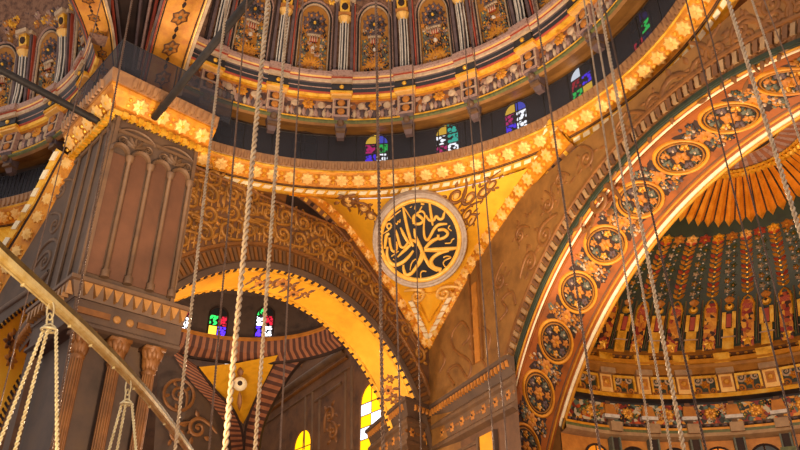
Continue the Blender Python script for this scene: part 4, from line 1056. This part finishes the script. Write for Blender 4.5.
# ------------------------------------------------------------------ apse half dome behind the giant arch
AC = (12.0, 24.4)
def RA(th, r, z):
    k = max(0, (z-11.95))*.26
    return Vector((AC[0]+k+r*sin(radians(th)), AC[1]+k*.1+r*cos(radians(th)), z))
ap = empty('apse_half_dome', RA(20, 8.9, 0), 'dark green half dome with garlanded ribs and a fluted gold shell, inside the giant arch', 'dome')
T0, T1 = -36, 150; usA = frange(T0, T1, 120); mpa = lambda u_, v, h: RA(u_, v, h)
ZB = 11.95; RB0 = 8.9; HH = 6.5
def shell(th, q, h=0):      # q = radius fraction from the rim (1) to the pole (0)
    r = RB0*q; z = ZB+HH*sqrt(max(0, 1-q*q)); return RA(th, r-h*q, z-h*sqrt(max(0,1-q*q)))
mb = MB().use('dark_green'); mb.grid([[shell(u_, q) for u_ in usA] for q in (1,.995,.98,.95,.9,.84,.76,.68,.6,.5,.4,.3,.2,.1,.01)]); mb.build('shell', ap, True)
def V(y, r, az=19.5):       # height of a photo row on the far side at radius r
    d = ray(690, y); D = hypot(*AC); dl = atan2(d.x, d.y)-atan2(AC[0], AC[1]); return d.z/hypot(d.x, d.y)*(D*cos(dl)+sqrt(r*r-(D*sin(dl))**2))
zz = {y: V(y, 8.9) for y in (350,357,363,370,376,398,401,405,420,424,428,431,436,445)}
print('apse z', {k: round(v,2) for k, v in zz.items()})
mb = MB().use('brown'); sweep(mb, mpa, usA, [(9.02,2),(9.02,ZB+.1)])
for c, pr in (('relief',[(9.0,zz[350]),(8.9,zz[350]),(8.75,zz[357]+.1),(8.7,zz[357])]),('brown',[(8.7,zz[357]),(8.95,zz[357]-.1),(8.95,zz[363]+.1)]),('orange_gold',[(8.95,zz[363]+.1),(8.55,zz[363]+.05),(8.5,zz[363]-.15),(8.6,zz[363]-.2)]),
              ('relief',[(8.6,zz[370]+.15),(8.45,zz[370]+.1),(8.45,zz[370]-.05),(8.7,zz[376])]),('relief_brown',[(8.75,zz[376]),(8.95,zz[376]-.05),(8.95,zz[398]+.1)]),('gold',[(8.95,zz[398]+.15),(8.7,zz[398]+.1),(8.65,zz[398]-.1)]),
              ('navy',[(8.65,zz[401]),(8.9,zz[401]-.1),(8.95,zz[405])]),('bead_mix',[(8.95,zz[405]),(8.95,zz[424])]),('brown',[(8.95,zz[424]),(8.8,zz[424]-.05),(8.8,zz[428])]),
              ('ochre_bright',[(8.8,zz[431]+.1),(8.6,zz[431]+.05),(8.6,zz[431]-.05)]),('moss',[(8.6,zz[431]-.05),(8.62,zz[436]+.05)]),('dentil_tan',[(8.62,zz[436]+.05),(8.6,zz[436]-.1),(8.8,zz[436]-.2),(8.95,zz[436]-.25)]),
              ('terracotta',[(8.95,zz[436]-.2),(8.95,2)])):
    mb.use(c); sweep(mb, mpa, usA, pr)
mb.use('brown_warm'); qa = RA(T0, 9.0, 0); qb = W2(3.0, 0, -2.3); mb.grid([[Vector((qa.x,qa.y,2)), Vector((qb.x,qb.y,2))], [Vector((qa.x,qa.y,16)), Vector((qb.x,qb.y,16))]])
mb.build('entablature', ap)
mb = MB(); mb.use('brown_dark'); sweep(mb, mpa, usA, [(8.83,zz[428]),(8.83,zz[424]-.1)])
for k in range(180):
    a = T0+2+k*1.15
    if a > T1: break
    mb.use('brown_dark' if k % 2 else 'grey_mauve'); g = lambda u_, v, h, a=a: RA(a+u_, 8.8-h, v); mb.mbox(g, 0, .8, zz[428], zz[424]-.1, 0, .1)
    if k % 2: mb.use('orange_gold'); boss(mb, lambda u_, v, h: RA(a+u_/8.9*57.3, 8.93-h, v), 0, zz[363]+.3, .12, .2, 7)
mb.build('dentils', ap)
# panels with pilasters
ths = []
for px_ in (624, 666, 710, 758, 798):
    d = ray(px_, 388); A_ = atan2(d.x, d.y)
    t = min(frange(-60, 150, 840), key=lambda t: abs(atan2(RA(t,8.9,0).x, RA(t,8.9,0).y)-A_)+(0 if RA(t,8.9,0).length > hypot(*AC) else 9)); ths.append(t)
print('panel thetas', ths)
pst = (ths[-1]-ths[0])/4; tph = ths[0]
k = int((T0+5-tph)/pst)
while tph+k*pst < T1-5:
    th = tph+k*pst
    f = lambda u_, v, h, th=th: RA(th+u_/8.95*57.3, 8.93-h, v)
    a, b = zz[398]+.25, zz[376]-.12; W_ = pst*8.95/57.3
    mb = MB().use('dark_green'); mb.mbox(f, -W_*.26, W_*.26, a, b, 0, .03); mb.use('gold'); 
    for q in ((-W_*.27,-W_*.27,a,b),(W_*.27,W_*.27,a,b)): mb.mbox(f, q[0]-.05, q[0]+.05, a, b, 0, .14)
    mb.mbox(f, -W_*.29, W_*.29, b-.05, b+.06, 0, .14)
    for sg in (-1, 1):
        mb.use('cream_stone'); scroll(mb, f, sg*.3, (a+b)/2+.2, .42, 0, sg, .2, .1); mb.use('terracotta'); scroll(mb, f, sg*.32, (a+b)/2-.3, .36, 3, sg, .2, .1)
    mb.use('orange_gold'); flower(mb, f, 0, (a+b)/2, .22, .12, 6, .03, 'terracotta')
    mb.build('scroll_panel', ap)
    f2 = lambda u_, v, h, th=th: RA(th+pst/2+u_/8.95*57.3, 8.93-h, v)
    mb = MB().use('brown'); mb.mbox(f2, -.12, .12, zz[445]-1, b+1.0, -.05, .03); mb.use('gold_pale'); mb.mbox(f2, -.3, .3, a-.1, b+.1, 0, .16); mb.use('terracotta'); mb.mbox(f2, -.2, .2, a+.1, b-.05, .15, .19); mb.use('orange_gold'); boss(mb, f2, 0, a+.35, .15, .1, 8, .18)
    mb.use('dentil_tan'); mb.mbox(f2, -.4, .4, b+.05, b+.3, 0, .42); mb.use('gold'); mb.mbox(f2, -.36, .36, b+.35, b+1.0, 0, .4)
    mb.use('white_paint'); mb.mbox(f2, -.38, .38, zz[420]-.05, zz[420]+.1, 0, .25); mb.use('terracotta'); mb.hexa([f2(-.3,zz[420]+.1,0), f2(.3,zz[420]+.1,0), f2(.3,zz[420]+.1,.2), f2(-.3,zz[420]+.1,.2), f2(-.22,zz[405]-.1,0), f2(.22,zz[405]-.1,0), f2(.22,zz[405]-.1,.14), f2(-.22,zz[405]-.1,.14)])
    mb.use('dentil_tan'); mb.mbox(f2, -.3, .3, zz[431]-.2, zz[431]+.2, .2, .5); mb.use('grey_green'); mb.mbox(f2, -.24, -.16, zz[445]-1, zz[436]-.2, 0, .3); mb.mbox(f2, .16, .24, zz[445]-1, zz[436]-.2, 0, .3); mb.use('brown_dark'); mb.mbox(f2, -.17, .17, zz[445]-1, zz[436]-.2, 0, .2)
    mb.use('moss'); mb.mbox(f2, -.32, .32, zz[445]-.7, zz[445]-.4, 0, .4)
    mb.build('pilaster', ap)
    mb = MB().use('orange_gold'); flower(mb, f, 0, (zz[405]+zz[424])/2, .3, .12, 8, .02, 'terracotta')
    for q in range(16):
        x = rnd.uniform(-1, 1); mb.use(rnd.choice(('moss','grey_green','terracotta','brown_dark','cream_stone'))); flower(mb, f, x*W_*.4, (zz[405]+zz[424])/2+rnd.uniform(-.35,.35), .14, .08, 5, .01, rnd.choice(('gold','terracotta')))
    mb.build('frieze_flowers', ap, True)
    lit = True
    f3 = lambda u_, v, h, th=th: RA(th+u_/8.9*57.3, 8.9-h, zz[445]-2.35+v)
    ordn = ('outermost left','second','third','fourth','fifth','sixth','seventh','eighth','ninth','tenth','eleventh','twelfth','thirteenth')[max(0, min(12, k+3))]
    if -42 < th < 110: window(f3, 1.25, 2.2, ('g_orange' if k in (-1,2) else 'g_dim',)*4, (('g_orange','g_orange') if k in (-1,2) else ('g_dim','g_dim')), ('orange-lit' if k in (-1,2) else 'unlit')+' arched window at the foot of the apse, %s along the curve' % ordn, 'brown_dark')
    k += 1
# ribs with garlands
rth = []
for px_ in (600,619,635,650,669,688,706,726,747,767,790):
    d = ray(px_, 340); A_ = atan2(d.x, d.y)
    rth.append(min(frange(-60, 150, 840), key=lambda t: abs(atan2(RA(t,8.8,0).x, RA(t,8.8,0).y)-A_)+(0 if RA(t,8.8,0).length > hypot(*AC) else 9)))
print('rib th', [round(x,1) for x in rth])
rst = (rth[-1]-rth[1])/9; rp = rth[6]
k = int((T0+3-rp)/rst)
while rp+k*rst < T1-3:
    th = rp+k*rst; 
    def f(u_, v, h, th=th):    # v = arc metres from the rim, constant width towards the pole
        # invert approx arc length on flattened profile
        q = QV(v); return shell(th+u_*1.14/max(1.2, RB0*q)*57.3, q, h)
    if k == int((T0+3-rp)/rst):
        prof = [(q, ZB) for q in ()]
        QS = [1-i/200 for i in range(200)]; AL = [0]
        for q0, q1 in zip(QS, QS[1:]):
            AL.append(AL[-1]+hypot(RB0*(q1-q0), HH*(sqrt(1-q1*q1)-sqrt(max(0,1-q0*q0)))))
        def QV(v):
            v = max(0, v); lo = 0; hi = len(AL)-1
            while hi-lo > 1:
                m = (lo+hi)//2
                if AL[m] < v: lo = m
                else: hi = m
            return lerp(QS[lo], QS[hi], (v-AL[lo])/max(1e-6, AL[hi]-AL[lo]))
        print('arc to q=.42', [a for q, a in zip(QS, AL) if abs(q-.42) < .003])
    Ltop = min((a for q, a in zip(QS, AL) if q <= .70)); even = k % 2 == 0
    mb = MB()
    # figure or cartouche at the foot
    if even:
        mb.use('figure_mix'); mb.mbox(f, -.24, .24, 0, 2.3, 0, .05, 1); mb.use('gold')
        for q in range(5): scroll(mb, f, -.14, .25+q*.42, .2, q, 1, .3, .14); scroll(mb, f, .14, .25+q*.42, .2, q+2, -1, .3, .14)
        mb.use('red_line'); mb.mbox(f, -.18, .18, 1.3, 2.1, .05, .12); mb.use('gold'); ribbon(mb, f, [(-.24,1.2),(-.24,2.1),(-.12,2.4),(0,2.5),(.12,2.4),(.24,2.1),(.24,1.2)], .09, .16); boss(mb, f, 0, .75, .25, .18, 10); mb.use('terracotta'); boss(mb, f, 0, .75, .13, .24, 8)
        mb.use('gold'); star(mb, f, 0, .22, .28, .12, 6); scroll(mb, f, -.14, 1.1, .24, 0); scroll(mb, f, .14, 1.1, .24, 3, -1)
    else:
        mb.use('gold'); mb.mbox(f, -.22, .22, .0, .5, 0, .14); mb.mbox(f, -.2, .2, .55, 1.0, 0, .18); mb.use('red_line'); mb.mbox(f, -.1, .1, 1.05, 1.7, .02, .2)
        mb.use('gold'); mb.mbox(f, -.27, -.12, 1.0, 1.8, 0, .18); mb.mbox(f, .12, .27, 1.0, 1.8, 0, .18); mb.use('gold'); boss(mb, f, 0, 2.05, .2, .22, 10); mb.use('brown_dark'); boss(mb, f, 0, 2.12, .1, .26, 7); mb.use('cream_stone'); mb.mbox(f, -.28, .28, .5, .57, 0, .22); mb.use('terracotta'); leaf(mb, f, 0, 2.2, pi/2, .4, .5, .12)
    v = 2.6; j = 0
    while v < Ltop-.2:
        if even: mb.use(('orange_gold','terracotta','red_line')[j % 3]); leaf(mb, f, -.02, v, pi/2+.7, .34, .2, .12); leaf(mb, f, .02, v, pi/2-.7, .34, .2, .12); mb.use('gold'); boss(mb, f, 0, v+.05, .07, .16, 6)
        else:
            mb.use(('grey_green','cream_stone','moss','orange_gold')[j % 4]); flower(mb, f, -.11 if j % 2 else .11, v, .15, .1, 5, 0, ('terracotta','cream_stone')[j % 2]); mb.use('moss'); leaf(mb, f, .0, v, pi/2+(.9 if j % 2 else -.9), .28, .1, .08)
            mb.use('white_paint'); boss(mb, f, .1 if j % 2 else -.1, v+.05, .05, .1, 5)
        v += .24; j += 1
    mb.use(('gold','terracotta','gold_pale','red_line')[k % 4]); flower(mb, f, 0, Ltop, .28, .14, 6, 0, 'orange_gold', .5)
    # thin edge lines of the rib
    mb.use('moss' if even else 'brown'); mb.mbox(f, -.34, -.31, .1, 2.5, 0, .06, 1); mb.mbox(f, .31, .34, .1, 2.5, 0, .06, 1)
    mb.build('garland_rib', ap)
    k += 1
# fluted gold shell round the pole
qs0 = .60; mb = MB()
ns = 56
for k in range(ns):
    a0_ = T0-30+k*270/ns; a1_ = a0_+270/ns; am_ = (a0_+a1_)/2
    lobe = abs(sin(radians((am_-66)*2.05))); q1 = qs0*(.80+.22*lobe**.6); q2 = .30
    mb.use('flute_gold')
    rows = []
    for t in frange(0, 1, 5):
        q = lerp(q2, q1, t); 
        rows.append([shell(a0_+.3, q, .05), shell(am_, q, .05+.34*(.35+t*.65)), shell(a1_-.3, q, .05)])
    tip = shell(am_, q1*1.05, .2)
    mb.grid(rows); n0 = len(mb.v); mb.poly([rows[-1][0], rows[-1][1], tip]); mb.poly([rows[-1][1], rows[-1][2], tip])
    mb.use('brown_dark'); mb.poly([shell(a0_-.25, q2, .06), shell(a0_+.35, q2, .06), shell(a0_+.35, q1, .06), shell(a0_-.25, q1, .06)])
mb.build('fluted_shell', ap)
mb = MB()
for k in range(60):
    a = T0-30+k*4.5; mb.use('mauve_pink' if k % 2 else 'brick_light'); mb.poly([shell(a, .295, .2), shell(a+4.4, .295, .2), shell(a+4.4, .19, .25), shell(a, .19, .25)])
    mb.use('gold'); f = lambda u_, v, h, a=a: shell(a+u_/2.6*57.3, .30-v/RB0, .3+h); leaf(mb, f, 0, 0, -pi/2+.3, .38, .26, .08); leaf(mb, f, 0, .02, .3, .38, .18, .08)
mb.build('pink_fan', ap)
mb = MB().use('brown_dark'); mb.grid([[shell(a, q, .3) for a in frange(0, 360, 40)] for q in (.185, .1, .05, .004)])
mb.use('orange_gold'); f = lambda u_, v, h: RA(atan2(u_, v)*57.3, hypot(u_, v), ZB+HH-.32-h)
ringo(mb, f, 0, 0, 1.62, .14, .1, 30); mb.use('dark_green'); ringo(mb, f, 0, 0, 1.42, .14, .08, 30)
for k in range(40):
    a = rnd.uniform(0, 6.3); r = 1.25*sqrt(rnd.random()); mb.use(rnd.choice(('terracotta','moss','orange_gold','grey_green','red_line'))); flower(mb, f, r*cos(a), r*sin(a), .2, .08, 5, 0, 'orange_gold')
mb.build('crown_medallion', ap, True)
# wall around the apse mouth, behind the soffit of the giant arch
mb = MB().use('dark_green')
M = Plane(((CR-W2.n*3.2).x, (CR-W2.n*3.2).y), 154.8)

# ------------------------------------------------------------------ hanging chains
def chain(P0, P1, r, m, links, name, label, group=None, parent=None):
    P0 = Vector(P0); P1 = Vector(P1); d = P1-P0; L = d.length; d.normalize()
    a = d.cross(Vector((0,1,0))).normalized(); b = d.cross(a)
    mb = MB().use(m)
    n = int(min(1500, L/(r*(.62 if links else 1.6)))); st = .80 if links else 1.1
    for ph in ((0, pi) if links else (0, 2*pi/3, 4*pi/3)):
        mb.tube([P0+d*(L*i/n)+(a*cos(ph+i*st)+b*sin(ph+i*st))*r*.52 for i in range(n+1)], r*.5, 5, False)
    o = mb.build(name, parent, True)
    if label: tag(o, label, 'chain', group)
    return o
GRP = 'chandelier chains hanging from the domes'
ropes = [  # x at y=0, x at y=450, width px, material, label
 (268,225,6.6,'chain_bright','thickest pale chain in the left half, crossing the pier arch'),
 (288,255,4.6,'chain_bright','pale chain just right of the thickest left chain'),
 (227,175,3.8,'chain_bright','pale chain passing the right edge of the pier'),
 (247,209,2.4,'chain_brown','thin brown chain between the pier edge chain and the thickest left chain'),
 (303,280,2.0,'chain_brown','thin brown chain right of the two pale left chains'),
 (376,383,4.0,'chain_brown','brown chain running down past the left rim of the inscription'),
 (388.5,401,2.0,'chain_brown','thin chain crossing the left part of the inscription'),
 (132,51,2.8,'chain_brown','chain crossing the pier corner edge from the top'),
 (411,421,1.3,'chain_brown','hair-thin chain crossing the middle of the inscription'),
 (462,494,1.6,'chain_brown','thin chain right of the inscription, left one of two'),
 (470,507,1.8,'chain_brown','thin chain right of the inscription, right one of two'),
 (535,600,3.0,'chain_brown','brown chain falling across the left foot of the giant arch'),
 (584,652,2.4,'chain_bright','leftmost thin chain of the cluster over the giant arch'),
 (591,671,2.8,'chain_bright','middle thin chain of the cluster over the giant arch'),
 (599,684,4.6,'chain_bright','brightest chain of the cluster over the giant arch'),
 (603,706,2.8,'chain_dark','dark chain slanting right out of the cluster into the apse'),
 (728,868,5.8,'chain_bright','thick pale chain slanting over the top right of the giant arch'),
 (752,906,3.2,'chain_bright','brown chain right of the thick pale one at the top right corner'),
 (764,940,1.8,'chain_brown','thinnest chain in the top right corner'),
 (686,798,2.2,'chain_dark','dark chain crossing the fluted gold shell, left one'),
 (702,816,1.9,'chain_dark','dark chain crossing the fluted gold shell, right one'),
 (101,-11,1.4,'chain_brown','very thin chain at the far left behind the brass bar'),
]
for x0, x1, wpx, m, lab in ropes:
    Y = max(3.2, min(8.5, 750*.030/wpx)); r = wpx*.5*Y*1.06/750
    xs = (x1-x0)/450
    P0 = at_y(x0-xs*150, -150, Y); P1 = at_y(x0+xs*600, 600, Y)
    chain(P0, P1, r, m, wpx > 2.2, 'hanging_chain', lab, GRP)

# ------------------------------------------------------------------ brass bar of the chandelier with lamp hangers
H0 = 1.95
hp = [(-30,222),(0,252),(50,297),(92,336),(135,380),(165,416),(192,452),(215,486)]
HPt = [at_z(x, y+3, H0) for x, y in hp]; HC = [Vector(q) for q in catmull([tuple(v) for v in HPt], 6)]
hb = empty('chandelier_hoop', HC[len(HC)//2], 'gently curved brass hoop of a chandelier crossing the lower left corner', 'chandelier')
def hoopprof(mb, prof):
    rows = []
    for i, p in enumerate(HC):
        d = (HC[min(i+1,len(HC)-1)]-HC[max(i-1,0)]).normalized(); n = Vector((-d.y, d.x, 0)).normalized()
        if n.dot(p) > 0: n = -n
        rows.append([p+n*a+Vector((0,0,b)) for a, b in [(x*.78, y*.78) for x, y in prof]])
    mb.grid(rows, True)
mb = MB().use('brass'); hoopprof(mb, [(.03,-.045),(.045,-.03),(.045,.01),(.03,.02),(-.03,.02),(-.045,.0),(-.045,-.03),(-.03,-.045)]); mb.build('bar', hb)
mb = MB().use('brass_shaded'); hoopprof(mb, [(.036,.018),(.036,.062),(.02,.07),(-.02,.07),(-.03,.018)]); mb.build('shaded_side', hb)  # dark side of the bar, its shade put into a darker brass
mb = MB().use('brass')
for p in HC[::3]: mb.tube([p+Vector((0,0,-.06)), p+Vector((0,0,-.04))], .012, 6)
for q in (.045, .0): mb.tube([p+Vector((0,0,-.047))+Vector((0,-q,0)) for p in HC], .006, 5)
mb.build('studs', hb)
def hanger(px_, py_, hx, hy, ends, lab):
    top = at_z(px_, py_, H0-.03); Y = top.y; hub = at_y(hx, hy, Y)
    e = empty('lamp_hanger', hub, lab, 'lamp chain', 'lamp hangers under the brass hoop')
    mb = MB().use('chain_cream'); n = 10; L = (hub-top).length
    c = (top*.6+hub*.4)
    for k, cc in enumerate((top.lerp(hub, .3), top.lerp(hub, .72))):
        sd = Vector((1,0,0)) if k == 0 else Vector((.5,.8,0)); dz = (hub-top).normalized()
        mb.tube([cc+dz*L*.34*cos(2*pi*q/12)+sd*.022*sin(2*pi*q/12) for q in range(13)], .0065, 5, False)
    mb.build('link', e, True)
    mb = MB().use('chain_cream')
    mb.tube([hub+Vector((.045*cos(2*pi*q/16), .045*sin(2*pi*q/16), 0)) for q in range(17)], .009, 6, False)
    for q in range(3): a = 2*pi*q/3; mb.tube([hub+Vector((0,0,.04)), hub+Vector((.03*cos(a),.03*sin(a),.02)), hub+Vector((.045*cos(a),.045*sin(a),0))], .008, 5)
    mb.build('ring', e, True)
    for k, (ex, ey) in enumerate(ends):
        a = 2*pi*k/len(ends)+.5; st = hub+Vector((.045*(-1 if k == 0 else (1 if k == len(ends)-1 else 0)), .02*cos(a), 0)); en = at_y(ex, ey, Y+.1*sin(a))
        en = st+(en-st)*1.35
        chain(st, en, .0125, 'chain_cream', True, 'lamp_chain', None, None, e)
hanger(51, 303, 49, 330, [(1,438),(15,450),(57,450)], 'lamp hanger with three chains at the left of the brass hoop')
hanger(129, 380, 126.5, 404, [(109,450),(117,450),(136,450)], 'smaller lamp hanger with three chains near the middle of the brass hoop')

# ------------------------------------------------------------------ camera, light
cam = bpy.data.objects.new('camera', bpy.data.cameras.new('camera')); COL.objects.link(cam); scene.camera = cam
cam.data.sensor_width = 36; cam.data.lens = F*36/800; cam.location = (0, 0, CZ); cam.rotation_euler = (pi/2+TH, 0, 0); cam.data.clip_end = 300; cam.data.clip_start = .05
w = bpy.data.worlds.new('world'); scene.world = w; w.use_nodes = True
bg = w.node_tree.nodes['Background']; bg.inputs[0].default_value = lin('f0e4dc'); bg.inputs[1].default_value = 1.0
def light(kind, loc, energy, col, size=.5, aim=None, spot=60, blend=.6):
    l = bpy.data.lights.new('lamp_fill_light', kind); l.energy = energy; l.color = lin(col)[:3]
    o = bpy.data.objects.new('lamp_fill_light', l); COL.objects.link(o); o.location = (loc[0], loc[1], loc[2]+CZ)
    if kind == 'AREA': l.size = size
    elif kind != 'SUN': l.shadow_soft_size = size
    if kind == 'SPOT': l.spot_size = radians(spot); l.spot_blend = blend
    if aim is not None: o.rotation_euler = (Vector(aim)-Vector(loc)).to_track_quat('-Z', 'Y').to_euler()
    return o
W = 'ffe2c0'
light('SPOT', (-1, 10, 4), 12000, W, .6, RM1(0, 13, 18.6), 70)           # added spot at chandelier height, brightens the gold ring
light('SPOT', (3, 18, 4), 11000, W, .6, RM1(60, 13, 18), 70)  # second added spot, for the right part of the gold ring
light('SPOT', (-8, 14, 4), 7000, W, .6, PIER+Vector((0,0,19)), 50)  # added spot brightening the gold cornice of the pier
light('POINT', (-3, 16, 5), 2500, W, .8)
light('POINT', (11, 22, 5), 900, 'ffdcb8', .8)
light('POINT', (-8.6, 35, 8), 1500, W, .6)
light('POINT', (12.5, 24, 7), 850, W, .6)  # fill added under the half dome to brighten the apse
light('POINT', W1(8, 6.5, 1.5), 1300, W, .5)  # fill added under the small arch to brighten its gold soffit
light('POINT', (-1.2, 2.6, .3), 240, 'ffe0a8', .3)  # added near the hoop to brighten its brass and the chains
scene.view_settings.view_transform = 'Standard'; scene.view_settings.look = 'None'; scene.view_settings.gamma = 1; scene.view_settings.exposure = 0
